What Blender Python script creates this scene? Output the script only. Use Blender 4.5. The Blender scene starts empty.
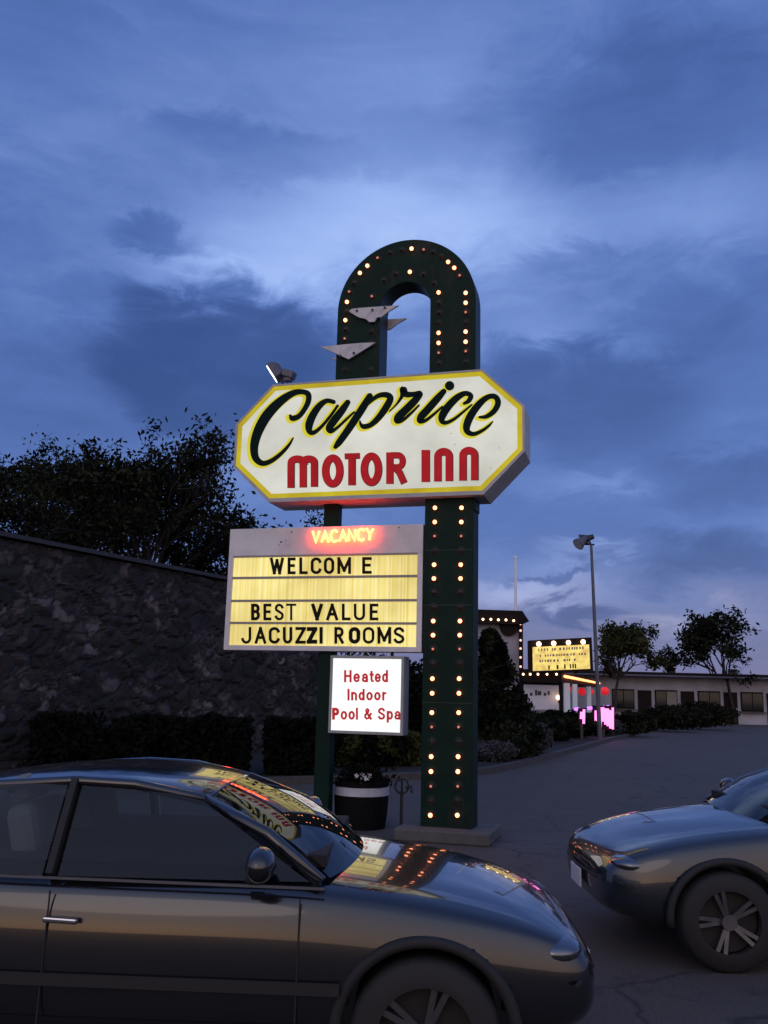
import bpy, bmesh, math, random
from math import sin, cos, pi, radians, sqrt, atan2, asin
from mathutils import Vector, Matrix, noise

S = bpy.context.scene
C = S.collection
random.seed(7)

# ------------------------------------------------------------------ camera
F_PX = 900.0                       # focal length in pixels of the 768x1024 frame
EYE = Vector((0, 0, 1.7))
PITCH = math.atan((690 - 512) / F_PX)
ROLL = 0.024
_F = Vector((0, cos(PITCH), sin(PITCH)))
_R0, _U0 = Vector((1, 0, 0)), Vector((0, -sin(PITCH), cos(PITCH)))
_R = _R0 * cos(ROLL) + _U0 * sin(ROLL)
_U = _U0 * cos(ROLL) - _R0 * sin(ROLL)
cd = bpy.data.cameras.new('camera')
cam = bpy.data.objects.new('camera', cd); C.objects.link(cam)
m = Matrix((( _R.x, _U.x, -_F.x, EYE.x), (_R.y, _U.y, -_F.y, EYE.y), (_R.z, _U.z, -_F.z, EYE.z), (0, 0, 0, 1)))
cam.matrix_world = m
cd.sensor_fit = 'VERTICAL'; cd.sensor_height = 36.0; cd.lens = 36.0 * F_PX / 1024
cd.clip_start = 0.05; cd.clip_end = 3000
S.camera = cam

def ray(px, py):
    return (_F * F_PX + _R * (px - 384) + _U * (512 - py)).normalized()
def at(px, py, Y):                 # point seen at a pixel, Y metres ahead
    d = ray(px, py); return EYE + d * (Y / d.y)
def ground_at(px, py, z=0.0):
    d = ray(px, py); return EYE + d * ((z - EYE.z) / d.z)

# ------------------------------------------------------------------ sky, light, exposure
S.view_settings.view_transform = 'Standard'
S.view_settings.look = 'None'
S.view_settings.exposure = 0.0
S.view_settings.gamma = 1.0
try:
    S.cycles.use_denoising = True
    S.cycles.denoiser = 'OPENIMAGEDENOISE'
    S.cycles.max_bounces = 6
    S.cycles.sample_clamp_indirect = 4.0
except Exception:
    pass

def srgb(r, g, b):
    f = lambda c: (c / 255 / 12.92) if c / 255 <= 0.04045 else ((c / 255 + 0.055) / 1.055) ** 2.4
    return (f(r), f(g), f(b), 1.0)

SUN_EL, SUN_ROT = 4.0, 200.0
W = bpy.data.worlds.new('World'); S.world = W; W.use_nodes = True
nt = W.node_tree; nt.nodes.clear()
class NG:                          # tiny node-graph helper
    def __init__(s, tree): s.t = tree; s.N = tree.nodes; s.L = tree.links
    def n(s, typ, **kw):
        x = s.N.new(typ)
        for k, v in kw.items(): setattr(x, k, v)
        return x
    def inp(s, sock, v):
        if isinstance(v, bpy.types.NodeSocket): s.L.new(v, sock)
        else: sock.default_value = v
    def math(s, op, a, b=0.0, c=None, clamp=False):
        x = s.n('ShaderNodeMath', operation=op); x.use_clamp = clamp
        s.inp(x.inputs[0], a); s.inp(x.inputs[1], b)
        if c is not None: s.inp(x.inputs[2], c)
        return x.outputs[0]
    def ramp(s, fac, stops, interp='LINEAR'):
        x = s.n('ShaderNodeValToRGB'); r = x.color_ramp; r.interpolation = interp
        while len(r.elements) > 1: r.elements.remove(r.elements[-1])
        r.elements[0].position, r.elements[0].color = stops[0]
        for p, c in stops[1:]:
            e = r.elements.new(p); e.color = c
        s.inp(x.inputs[0], fac); return x.outputs[0]
    def mix(s, fac, a, b, blend='MIX'):
        x = s.n('ShaderNodeMix', data_type='RGBA', blend_type=blend)
        s.inp(x.inputs[0], fac); s.inp(x.inputs[6], a); s.inp(x.inputs[7], b)
        return x.outputs[2]
    def noise(s, vec, scale, detail=5.0, rough=0.55, dist=0.0):
        x = s.n('ShaderNodeTexNoise'); 
        if vec is not None: s.inp(x.inputs['Vector'], vec)
        x.inputs['Scale'].default_value = scale; x.inputs['Detail'].default_value = detail
        x.inputs['Roughness'].default_value = rough; x.inputs['Distortion'].default_value = dist
        return x.outputs['Fac']

def build_sky():
    g = NG(nt)
    tc = g.n('ShaderNodeTexCoord').outputs['Generated']
    sep = g.n('ShaderNodeSeparateXYZ'); g.L.new(tc, sep.inputs[0])
    x, y, z = sep.outputs
    az = g.math('ARCTAN2', x, y); el = g.math('ARCSINE', z)
    # flattened coordinates so clouds stretch along the horizon
    comb = g.n('ShaderNodeCombineXYZ')
    g.L.new(az, comb.inputs[0]); g.L.new(g.math('MULTIPLY', el, 2.0), comb.inputs[1])
    n1 = g.math('SUBTRACT', g.noise(comb.outputs[0], 4.0, 7, 0.6, 0.4), 0.5)
    n2 = g.math('SUBTRACT', g.noise(comb.outputs[0], 11.0, 7, 0.62, 0.6), 0.5)
    map_ = g.n('ShaderNodeMapping'); g.L.new(comb.outputs[0], map_.inputs[0]); map_.inputs[1].default_value = (7.3, 2.1, 0)
    map_.inputs[2].default_value = (0, 0, 0.45); map_.inputs[3].default_value = (1.0, 2.6, 1)
    n3 = g.math('SUBTRACT', g.noise(map_.outputs[0], 3.2, 7, 0.6, 0.3), 0.5)
    azw = g.math('ADD', az, g.math('MULTIPLY', n1, 0.14))
    elw = g.math('ADD', el, g.math('ADD', g.math('MULTIPLY', n2, 0.10), g.math('MULTIPLY', n1, 0.06)))
    def blob(px, py, sx, sy, amp, pw=1):
        d = ray(px, py); a0, e0 = atan2(d.x, d.y), asin(d.z)
        u = g.math('DIVIDE', g.math('SUBTRACT', azw, a0), sx / F_PX)
        v = g.math('DIVIDE', g.math('SUBTRACT', elw, e0), sy / F_PX)
        r2 = g.math('ADD', g.math('MULTIPLY', u, u), g.math('MULTIPLY', v, v))
        if pw != 1: r2 = g.math('POWER', r2, float(pw))
        return g.math('MULTIPLY', g.math('EXPONENT', g.math('MULTIPLY', r2, -1.0)), amp)
    v = g.math('ADD', 0.42, g.math('MULTIPLY', n3, 0.26))
    v = g.math('ADD', v, g.math('MULTIPLY', n2, 0.22))
    for b in [(390, 215, 150, 75, .42), (270, 262, 120, 40, .30), (185, 285, 70, 16, .16), (520, 235, 110, 50, .16),
              (225, 362, 122, 76, -.40, 4), (160, 238, 50, 18, -.22, 2), (200, 262, 60, 10, .16), (560, 300, 110, 26, .06), (590, 340, 60, 14, .10),
              (590, 400, 120, 62, -.20, 3), (570, 270, 60, 14, -.10, 2), (535, 330, 60, 12, .10), (120, 110, 200, 60, .10), (650, 100, 170, 60, -.14, 2), (400, 70, 190, 40, .12),
              (260, 150, 150, 24, -.12, 2), (60, 400, 120, 70, -.12, 2), (720, 330, 80, 50, -.10), (250, 490, 150, 50, .06), (520, 592, 70, 16, .36), (585, 560, 50, 8, .22), (590, 612, 60, 10, -.24, 2), (700, 560, 80, 24, -.2, 2), (680, 620, 60, 10, .2),
              (545, 577, 34, 6, -.22, 2), (600, 485, 60, 10, .14), (720, 210, 90, 40, .16), (40, 30, 110, 50, -.1), (720, 480, 90, 30, -.16, 2)]:
        v = g.math('ADD', v, blob(*b))
    high = g.ramp(v, [(0.0, srgb(48, 76, 138)), (0.2, srgb(63, 90, 154)), (0.4, srgb(82, 111, 179)), (0.62, srgb(116, 144, 209)),
                      (0.85, srgb(150, 178, 238)), (1.0, srgb(176, 200, 248))])
    low = g.ramp(v, [(0.0, srgb(58, 70, 122)), (0.3, srgb(84, 98, 152)), (0.55, srgb(132, 132, 170)), (1.0, srgb(182, 172, 192))])
    t = g.n('ShaderNodeMapRange'); t.interpolation_type = 'SMOOTHSTEP'
    t.inputs[1].default_value = radians(1); t.inputs[2].default_value = radians(10.5); g.L.new(elw, t.inputs[0])
    col = g.mix(t.outputs[0], low, high)
    # the western half of the sky, behind the camera, keeps the after-glow
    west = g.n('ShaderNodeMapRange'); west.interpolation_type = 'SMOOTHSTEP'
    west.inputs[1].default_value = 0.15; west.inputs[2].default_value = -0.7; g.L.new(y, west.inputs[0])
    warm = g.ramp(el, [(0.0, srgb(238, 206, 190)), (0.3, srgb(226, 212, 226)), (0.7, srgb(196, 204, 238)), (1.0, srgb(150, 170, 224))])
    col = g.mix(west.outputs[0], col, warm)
    sky = g.n('ShaderNodeTexSky', sky_type='NISHITA'); sky.sun_disc = False
    sky.sun_elevation = radians(SUN_EL); sky.sun_rotation = radians(SUN_ROT)
    col = g.mix(0.012, col, sky.outputs[0], 'ADD')
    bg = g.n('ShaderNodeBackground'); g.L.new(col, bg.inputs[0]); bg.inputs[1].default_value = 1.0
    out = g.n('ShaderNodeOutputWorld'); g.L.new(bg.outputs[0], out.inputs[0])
build_sky()
sl = bpy.data.lights.new('sun', 'SUN'); sl.energy = 0.12; sl.angle = radians(25); sl.color = (1.0, 0.80, 0.66)
so = bpy.data.objects.new('sun', sl); C.objects.link(so)
so.rotation_euler = (radians(90 - 24), 0, radians(-20))     # from behind the camera, low in the west

# ------------------------------------------------------------------ materials
def principled(name, col, rough=0.6, metal=0.0, var=0.0, vscale=8.0, bump=0.0, bscale=30.0, emit=None, estr=0.0, coat=0.0, spec=0.5, col2=None):
    mt = bpy.data.materials.new(name); mt.use_nodes = True
    g = NG(mt.node_tree); b = g.N['Principled BSDF']
    b.inputs['Roughness'].default_value = rough; b.inputs['Metallic'].default_value = metal
    b.inputs['Specular IOR Level'].default_value = spec
    if coat: b.inputs['Coat Weight'].default_value = coat; b.inputs['Coat Roughness'].default_value = 0.03
    c = (col[0], col[1], col[2], 1)
    tc = g.n('ShaderNodeTexCoord').outputs['Object']
    if var or col2:
        c2 = tuple(col2[:3]) + (1,) if col2 else tuple(x * (1 - var) for x in c[:3]) + (1,)
        f = g.ramp(g.noise(tc, vscale, 6, 0.62), [(0.32, (0, 0, 0, 1)), (0.68, (1, 1, 1, 1))])
        g.L.new(g.mix(f, c, c2), b.inputs['Base Color'])
    else:
        b.inputs['Base Color'].default_value = c
    if bump:
        bp = g.n('ShaderNodeBump'); bp.inputs['Strength'].default_value = bump; bp.inputs['Distance'].default_value = 0.02
        g.L.new(g.noise(tc, bscale, 5, 0.6), bp.inputs['Height']); g.L.new(bp.outputs[0], b.inputs['Normal'])
    if emit:
        b.inputs['Emission Color'].default_value = (emit[0], emit[1], emit[2], 1); b.inputs['Emission Strength'].default_value = estr
    return mt

def panel_material(name, col, col2, scale, estr, stretch=(1, 1, 1), lo=0.3, hi=0.7, base=(.35, .35, .32, 1)):
    """back-lit plastic: the glow through the sheet is uneven"""
    mt = bpy.data.materials.new(name); mt.use_nodes = True
    g = NG(mt.node_tree); b = g.N['Principled BSDF']
    tc = g.n('ShaderNodeTexCoord').outputs['Object']
    mp = g.n('ShaderNodeMapping'); g.L.new(tc, mp.inputs[0]); mp.inputs[3].default_value = stretch
    f = g.ramp(g.noise(mp.outputs[0], scale, 4, 0.55), [(lo, (0, 0, 0, 1)), (hi, (1, 1, 1, 1))])
    c = g.mix(f, tuple(col[:3]) + (1,), tuple(col2[:3]) + (1,))
    b.inputs['Base Color'].default_value = base; b.inputs['Roughness'].default_value = 0.4; b.inputs['Specular IOR Level'].default_value = .15
    g.L.new(c, b.inputs['Emission Color']); b.inputs['Emission Strength'].default_value = estr
    return mt

M = {}
M['green'] = principled('dark green paint', (.004, .023, .017), .55, spec=.12, var=.35, vscale=3, bump=.05, bscale=12)
M['green_side'] = principled('dark green paint sides', (.005, .020, .018), .45, spec=.3, var=.3, vscale=4)
M['bulb_on'] = principled('lit bulb glass', (.8, .7, .5), .2, emit=(1, .27, .115), estr=5.2)
M['bulb_dim'] = principled('fading bulb glass', (.5, .25, .15), .2, emit=(1, .26, .14), estr=0.6)
M['bulb_off'] = principled('dark bulb glass', (.016, .026, .022), .3)
M['socket'] = principled('bulb socket', (.02, .03, .025), .5)
M['halo_ring'] = principled('added halo ring', (.022, .022, .017), .7, spec=.2)  # ring added round each bulb to catch its glow as an orange halo
M['cab'] = principled('weathered grey sign metal', (.48, .475, .49), .5, var=.25, vscale=5, bump=.04)
def rusty(mt, rust, scale, lo):
    g = NG(mt.node_tree); b = g.N['Principled BSDF']; tc = g.n('ShaderNodeTexCoord').outputs['Object']
    mp = g.n('ShaderNodeMapping'); g.L.new(tc, mp.inputs[0]); mp.inputs[3].default_value = (1, 1, .35)
    f = g.ramp(g.noise(mp.outputs[0], scale, 7, .68), [(lo, (0, 0, 0, 1)), (lo + .12, (.8, .8, .8, 1))])
    src = b.inputs['Base Color'].links[0].from_socket
    g.L.new(g.mix(f, src, rust), b.inputs['Base Color'])
rusty(M['cab'], (.14, .07, .04, 1), 3.0, .60)
rusty(M['green'], (.030, .030, .024, 1), 2.2, .56)
M['cab_dark'] = principled('sign metal underside', (.24, .22, .25), .55, var=.3, vscale=5)
M['face'] = panel_material('glowing cream sign face', srgb(232, 232, 220), srgb(198, 200, 186), 1.1, .80, (1, 1, 1.4), base=(.22, .22, .20, 1))
M['yellow'] = panel_material('glowing yellow border', srgb(206, 192, 34), srgb(176, 152, 24), 2.2, .85, base=(.15, .12, .01, 1))
M['yellow_shadow'] = panel_material('glowing yellow lettering shade', srgb(226, 218, 64), srgb(214, 202, 60), 2.0, .8, base=(.15, .12, .01, 1))
M['script'] = principled('dark green lettering vinyl', (.003, .013, .012), .6, spec=.08)
M['red_letter'] = panel_material('glowing red lettering', srgb(176, 20, 30), srgb(152, 12, 22), 6, .82, base=(.04, .004, .006, 1))
M['dark_edge'] = principled('dark letter edge', (.05, .006, .008), .5)
M['black_letter'] = principled('black changeable letter', (.012, .009, .005), .6, spec=.1)
M['white_paint'] = principled('chalky lavender white paint', (.70, .69, .71), .55, var=.2, vscale=4)
M['track'] = principled('grey letter track', (.30, .27, .24), .5)
M['rust'] = principled('rust spot', (.10, .03, .03), .9)
M['pool_face'] = panel_material('glowing white sign face', (1, 1, .97), (.80, .86, .84), 2.6, 1.0)
M['pool_red'] = panel_material('glowing red sign text', srgb(196, 44, 56), srgb(170, 30, 40), 9, .85, base=(.10, .006, .01, 1))
M['pool_frame'] = principled('grey green sign frame', (.34, .35, .36), .5, var=.2)
M['neon_red'] = principled('red neon tube', (.8, .2, .1), .3, emit=(1, .050, .012), estr=34.0)
M['star_white'] = principled('flaking white ornament paint', (.66, .65, .68), .6, var=.35, vscale=9)
M['black_metal'] = principled('dark weathered metal', (.035, .034, .038), .55, var=.3, vscale=9)
M['grey_metal'] = principled('grey galvanised metal', (.12, .12, .15), .5, .2, var=.3, vscale=9)
M['lens_on'] = principled('lit lamp lens', (.9, .9, .9), .2, emit=(1, .96, .88), estr=3.2)
M['lens_off'] = principled('unlit lamp lens', (.36, .39, .44), .5)
def asphalt():
    mt = bpy.data.materials.new('worn asphalt'); mt.use_nodes = True
    g = NG(mt.node_tree); b = g.N['Principled BSDF']; tc = g.n('ShaderNodeTexCoord').outputs['Object']
    f1 = g.noise(tc, .25, 6, .6); f2 = g.noise(tc, 45, 3, .7); f3 = g.noise(tc, 2.2, 6, .65)
    c = g.ramp(f1, [(.3, (.040, .032, .027, 1)), (.7, (.074, .061, .052, 1))])
    c = g.mix(g.ramp(f2, [(.35, (0, 0, 0, 1)), (.75, (1, 1, 1, 1))]), c, (.105, .088, .076, 1))
    c = g.mix(g.ramp(f3, [(.56, (0, 0, 0, 1)), (.72, (.85, .85, .85, 1))]), c, (.020, .018, .018, 1))
    vo = g.n('ShaderNodeTexVoronoi', feature='DISTANCE_TO_EDGE'); vo.inputs['Scale'].default_value = .42
    wv = g.n('ShaderNodeVectorMath', operation='MULTIPLY_ADD'); nz = g.n('ShaderNodeTexNoise'); g.L.new(tc, nz.inputs['Vector']); nz.inputs['Scale'].default_value = 1.3; nz.inputs['Detail'].default_value = 6
    g.L.new(nz.outputs['Color'], wv.inputs[0]); wv.inputs[1].default_value = (1.1, 1.1, 0); g.L.new(tc, wv.inputs[2]); g.L.new(wv.outputs[0], vo.inputs['Vector'])
    crack = g.ramp(vo.outputs['Distance'], [(.0, (1, 1, 1, 1)), (.012, (0, 0, 0, 1))])
    c = g.mix(crack, c, (.025, .024, .026, 1))
    g.L.new(c, b.inputs['Base Color']); b.inputs['Roughness'].default_value = .8
    bp = g.n('ShaderNodeBump'); bp.inputs['Strength'].default_value = .35; bp.inputs['Distance'].default_value = .01
    g.L.new(f2, bp.inputs['Height']); g.L.new(bp.outputs[0], b.inputs['Normal'])
    return mt
M['asphalt'] = asphalt()
M['soil'] = principled('dark planted soil', (.018, .017, .015), .95, var=.5, vscale=3, bump=.5, bscale=14)
M['kerb'] = principled('dirty concrete kerb', (.075, .07, .07), .85, var=.35, vscale=6, bump=.1)
M['concrete'] = principled('concrete', (.11, .105, .10), .85, var=.3, vscale=5, bump=.1)
def stone():
    mt = bpy.data.materials.new('rough cut stone'); mt.use_nodes = True
    g = NG(mt.node_tree); b = g.N['Principled BSDF']; tc = g.n('ShaderNodeTexCoord').outputs['Object']
    mp = g.n('ShaderNodeMapping'); g.L.new(tc, mp.inputs[0]); mp.inputs[3].default_value = (1.0, 1.0, 1.35)
    nz = g.n('ShaderNodeTexNoise'); g.L.new(tc, nz.inputs['Vector']); nz.inputs['Scale'].default_value = 3; nz.inputs['Detail'].default_value = 4
    wv = g.n('ShaderNodeVectorMath', operation='MULTIPLY_ADD'); g.L.new(nz.outputs['Color'], wv.inputs[0]); wv.inputs[1].default_value = (.75, .75, .75); g.L.new(mp.outputs[0], wv.inputs[2])
    v1 = g.n('ShaderNodeTexVoronoi', feature='F1'); v1.inputs['Scale'].default_value = 2.6; g.L.new(wv.outputs[0], v1.inputs['Vector'])
    ve = g.n('ShaderNodeTexVoronoi', feature='DISTANCE_TO_EDGE'); ve.inputs['Scale'].default_value = 2.6; g.L.new(wv.outputs[0], ve.inputs['Vector'])
    sp_ = g.n('ShaderNodeSeparateColor'); g.L.new(v1.outputs['Color'], sp_.inputs[0])
    c = g.ramp(sp_.outputs[0], [(0, (.014, .012, .012, 1)), (.45, (.036, .031, .031, 1)), (.8, (.078, .068, .068, 1)), (1, (.17, .15, .145, 1))])
    big = g.ramp(g.noise(tc, .7, 4, .6), [(.3, (.30, .28, .34, 1)), (.65, (1, 1, 1, 1))])
    c = g.mix(1.0, c, big, 'MULTIPLY')
    edge = g.ramp(ve.outputs['Distance'], [(0, (0, 0, 0, 1)), (.22, (1, 1, 1, 1))])
    c = g.mix(edge, (.014, .013, .017, 1), c)
    g.L.new(c, b.inputs['Base Color']); b.inputs['Roughness'].default_value = .9
    bp = g.n('ShaderNodeBump'); bp.inputs['Strength'].default_value = .5; bp.inputs['Distance'].default_value = .03
    h = g.math('ADD', g.math('MULTIPLY', edge, .7), g.noise(tc, 9, 5, .65)); g.L.new(h, bp.inputs['Height']); g.L.new(bp.outputs[0], b.inputs['Normal'])
    return mt
M['stone'] = stone()
M['coping'] = principled('dark roof edge', (.035, .034, .040), .6, var=.3)
def leaf_mat(name, a, b_):
    mt = principled(name, a, .8, col2=b_, vscale=1.1, spec=.06)
    return mt
M['leaf_dark'] = leaf_mat('dark leaves', (.014, .018, .010), (.028, .033, .018))
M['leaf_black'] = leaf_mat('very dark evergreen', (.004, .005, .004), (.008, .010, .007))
M['leaf_grey'] = leaf_mat('silvery leaves', (.085, .085, .10), (.045, .046, .055))
M['leaf_green'] = leaf_mat('mid green leaves', (.034, .040, .012), (.055, .062, .022))
M['bark'] = principled('dark bark', (.035, .028, .024), .9, var=.4, vscale=12)
M['petal'] = principled('white petals', (.75, .73, .75), .6)
M['motel_white'] = principled('white stucco', (.40, .40, .47), .8, var=.3, vscale=.8)
M['motel_dark'] = principled('dark red brown fascia', (.014, .008, .009), .7, spec=.15, var=.3)
M['curtain'] = principled('window curtain', (.22, .20, .18), .9)
M['glass_dark'] = principled('dark window glass', (.01, .012, .016), .05)
M['far_bulb'] = principled('lit fascia bulb', (.8, .6, .4), .3, emit=(1, .60, .34), estr=5.0)
M['far_bulb_red'] = principled('reddish column bulb', (.8, .4, .3), .3, emit=(1, .36, .26), estr=2.2)
M['orange_tube'] = principled('orange neon tube', (.8, .4, .2), .3, emit=(1, .30, .10), estr=3.6)
M['red_lantern'] = principled('glowing red lantern', (.7, .05, .06), .4, emit=(1, .02, .035), estr=.5)
M['magenta_tube'] = principled('magenta neon', (.8, .3, .7), .4, emit=(1, .22, .62), estr=2.0)
M['violet_tube'] = principled('violet neon', (.5, .2, .8), .4, emit=(.62, .18, 1), estr=1.6)
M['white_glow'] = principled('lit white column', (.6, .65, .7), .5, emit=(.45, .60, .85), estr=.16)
M['far_board'] = panel_material('glowing yellow reader panel', srgb(248, 224, 96), srgb(206, 164, 44), 3.4, 1.0, (1, 1, 1.3), .35, .65)
M['far_panel'] = principled('faintly lit white board', (.5, .5, .56), .6, emit=(.40, .40, .62), estr=.12)
M['flag_white'] = principled('white pole paint', (.85, .83, .88), .5)
M['barrel'] = principled('dark barrel staves', (.008, .0075, .008), .8, spec=.1, var=.4, vscale=10)
M['band'] = principled('pale barrel hoop', (.55, .55, .62), .5, var=.2)
M['paint_black'] = principled('glossy black car paint', (.008, .009, .012), .18, coat=1.0)
M['paint_blue'] = principled('dark blue grey car paint', (.014, .019, .026), .25, coat=1.0)
def tinted():
    mt = bpy.data.materials.new('tinted car glass'); mt.use_nodes = True; g = NG(mt.node_tree); g.N.clear()
    tr = g.n('ShaderNodeBsdfTransparent'); tr.inputs[0].default_value = (.52, .58, .60, 1)
    gl_ = g.n('ShaderNodeBsdfGlossy'); gl_.inputs['Roughness'].default_value = .015; gl_.inputs[0].default_value = (1, 1, 1, 1)
    lw = g.n('ShaderNodeFresnel'); lw.inputs[0].default_value = 1.42
    mx_ = g.n('ShaderNodeMixShader'); g.L.new(lw.outputs[0], mx_.inputs[0]); g.L.new(tr.outputs[0], mx_.inputs[1]); g.L.new(gl_.outputs[0], mx_.inputs[2])
    o = g.n('ShaderNodeOutputMaterial'); g.L.new(mx_.outputs[0], o.inputs[0]); return mt
M['car_glass'] = tinted()
M['cabin'] = principled('dark cabin lining', (.012, .012, .013), .85)
M['seat_cloth'] = principled('grey seat cloth', (.16, .155, .16), .9, bump=.1)
M['rubber'] = principled('black rubber', (.012, .012, .013), .75)
M['rim'] = principled('alloy rim', (.16, .16, .175), .4, .8, var=.3)
M['chrome'] = principled('dull chrome', (.5, .5, .53), .18, 1.0)
M['head_glass'] = principled('headlamp reflector under clear cover', (.14, .15, .17), .22, .85, coat=1.0)
M['tail_glass'] = principled('tail lamp plastic', (.16, .008, .010), .15)

def ribbed():
    mt = bpy.data.materials.new('ribbed glowing yellow plastic'); mt.use_nodes = True
    g = NG(mt.node_tree); b = g.N['Principled BSDF']; tc = g.n('ShaderNodeTexCoord').outputs['Object']
    sx = g.n('ShaderNodeSeparateXYZ'); g.L.new(tc, sx.inputs[0])
    cx = g.n('ShaderNodeCombineXYZ'); g.L.new(sx.outputs[0], cx.inputs[0])
    f = g.noise(cx.outputs[0], 26, 3, .8)
    f2 = g.noise(tc, 1.3, 3, .5)
    c = g.ramp(f, [(.28, srgb(214, 178, 74)), (.42, srgb(240, 216, 112)), (.53, srgb(254, 240, 158)), (.66, srgb(255, 251, 204))])
    c2 = g.mix(1.0, c, g.ramp(f2, [(.3, (.70, .64, .50, 1)), (.60, (1, 1, 1, 1))]), 'MULTIPLY')
    b.inputs['Base Color'].default_value = (.2, .16, .05, 1); b.inputs['Roughness'].default_value = .4
    g.L.new(c2, b.inputs['Emission Color']); b.inputs['Emission Strength'].default_value = .92
    return mt
M['ribbed'] = ribbed()

# ------------------------------------------------------------------ mesh helpers
class MB:
    def __init__(s): s.v = []; s.f = []; s.mi = []; s.mats = []; s.smooth = False
    def mat(s, m_):
        if m_ not in s.mats: s.mats.append(m_)
        return s.mats.index(m_)
    def add(s, verts, faces, m_):
        o = len(s.v); k = s.mat(m_)
        s.v += [tuple(p) for p in verts]
        for f in faces: s.f.append([i + o for i in f]); s.mi.append(k)
    def quad(s, a, b, c, d, m_): s.add([a, b, c, d], [(0, 1, 2, 3)], m_)
    def box(s, c, size, m_, rot=None):
        hx, hy, hz = [x / 2 for x in size]; c = Vector(c)
        P = [Vector((x, y, z)) for x in (-hx, hx) for y in (-hy, hy) for z in (-hz, hz)]
        if rot is not None: P = [rot @ p for p in P]
        s.add([p + c for p in P], [(0, 1, 3, 2), (4, 6, 7, 5), (0, 4, 5, 1), (2, 3, 7, 6), (0, 2, 6, 4), (1, 5, 7, 3)], m_)
    def bar(s, a, b, w, h, m_, up=(0, 0, 1)):
        a, b = Vector(a), Vector(b); d = (b - a); L = d.length; d.normalize()
        x = Vector(up).cross(d)
        if x.length < 1e-4: x = Vector((1, 0, 0)).cross(d)
        x.normalize(); y = d.cross(x)
        s.box((a + b) / 2, (w, h, L), m_, Matrix((x, y, d)).transposed())
    def tube(s, pts, r, m_, n=8, cap=True):
        pts = [Vector(p) for p in pts]
        rs = r if isinstance(r, (list, tuple)) else [r] * len(pts)
        V = []; F = []
        up = None
        for i, p in enumerate(pts):
            t = (pts[min(i + 1, len(pts) - 1)] - pts[max(i - 1, 0)]).normalized()
            if up is None:
                up = Vector((0, 0, 1)) if abs(t.z) < .9 else Vector((1, 0, 0))
            x = up.cross(t).normalized(); yv = t.cross(x); up = yv
            for k in range(n):
                a = 2 * pi * k / n; V.append(p + (x * cos(a) + yv * sin(a)) * rs[i])
        for i in range(len(pts) - 1):
            for k in range(n):
                F.append((i * n + k, i * n + (k + 1) % n, (i + 1) * n + (k + 1) % n, (i + 1) * n + k))
        if cap:
            F.append(tuple(range(n))[::-1]); F.append(tuple((len(pts) - 1) * n + k for k in range(n)))
        s.add(V, F, m_)
    def sphere(s, c, r, m_, n=10, k=6, scale=(1, 1, 1)):
        c = Vector(c); V = [c + Vector((0, 0, r * scale[2]))]; F = []
        for i in range(1, k):
            a = pi * i / k
            for j in range(n):
                b = 2 * pi * j / n
                V.append(c + Vector((r * sin(a) * cos(b) * scale[0], r * sin(a) * sin(b) * scale[1], r * cos(a) * scale[2])))
        V.append(c - Vector((0, 0, r * scale[2])))
        for j in range(n): F.append((0, 1 + j, 1 + (j + 1) % n))
        for i in range(k - 2):
            for j in range(n):
                F.append((1 + i * n + j, 1 + (i + 1) * n + j, 1 + (i + 1) * n + (j + 1) % n, 1 + i * n + (j + 1) % n))
        L = len(V) - 1
        for j in range(n): F.append((L, 1 + (k - 2) * n + (j + 1) % n, 1 + (k - 2) * n + j))
        s.add(V, F, m_)
    def lathe(s, prof, m_, c=(0, 0, 0), n=24):
        V = []; F = []
        for r, z in prof:
            for j in range(n):
                a = 2 * pi * j / n; V.append((c[0] + r * cos(a), c[1] + r * sin(a), c[2] + z))
        for i in range(len(prof) - 1):
            for j in range(n):
                F.append((i * n + j, i * n + (j + 1) % n, (i + 1) * n + (j + 1) % n, (i + 1) * n + j))
        s.add(V, F, m_)
    def prism(s, poly, y0, y1, m_, m_side=None):
        """poly in (x, z), extruded along y"""
        n = len(poly); V = [(x, y0, z) for x, z in poly] + [(x, y1, z) for x, z in poly]
        s.add(V, [tuple(range(n)), tuple(range(2 * n - 1, n - 1, -1))], m_)
        s.add(V, [(i, (i + 1) % n, n + (i + 1) % n, n + i) for i in range(n)], m_side or m_)
    def build(s, name, parent=None, origin=(0, 0, 0), smooth=False, loc=None, bevel=0):
        me = bpy.data.meshes.new(name)
        ox, oy, oz = origin
        me.from_pydata([(x - ox, y - oy, z - oz) for x, y, z in s.v], [], s.f)
        for mt in s.mats: me.materials.append(mt)
        me.polygons.foreach_set('material_index', s.mi)
        if smooth: me.polygons.foreach_set('use_smooth', [True] * len(me.polygons))
        me.update()
        bm = bmesh.new(); bm.from_mesh(me); bmesh.ops.recalc_face_normals(bm, faces=bm.faces) if len(bm.faces) < 20000 else None
        bm.to_mesh(me); bm.free()
        o = bpy.data.objects.new(name, me); C.objects.link(o)
        if parent is not None: o.parent = parent
        if loc is not None: o.location = loc
        if bevel:
            b = o.modifiers.new('edge', 'BEVEL'); b.width = bevel; b.segments = 2; b.limit_method = 'ANGLE'
        return o

def tag(o, label=None, cat=None, group=None, kind=None):
    if label: o['label'] = label
    if cat: o['category'] = cat
    if group: o['group'] = group
    if kind: o['kind'] = kind
    return o
def empty(name, loc, rz=0.0):
    o = bpy.data.objects.new(name, None); C.objects.link(o); o.location = loc; o.rotation_euler = (0, 0, rz)
    o.empty_display_size = .2; return o

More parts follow.
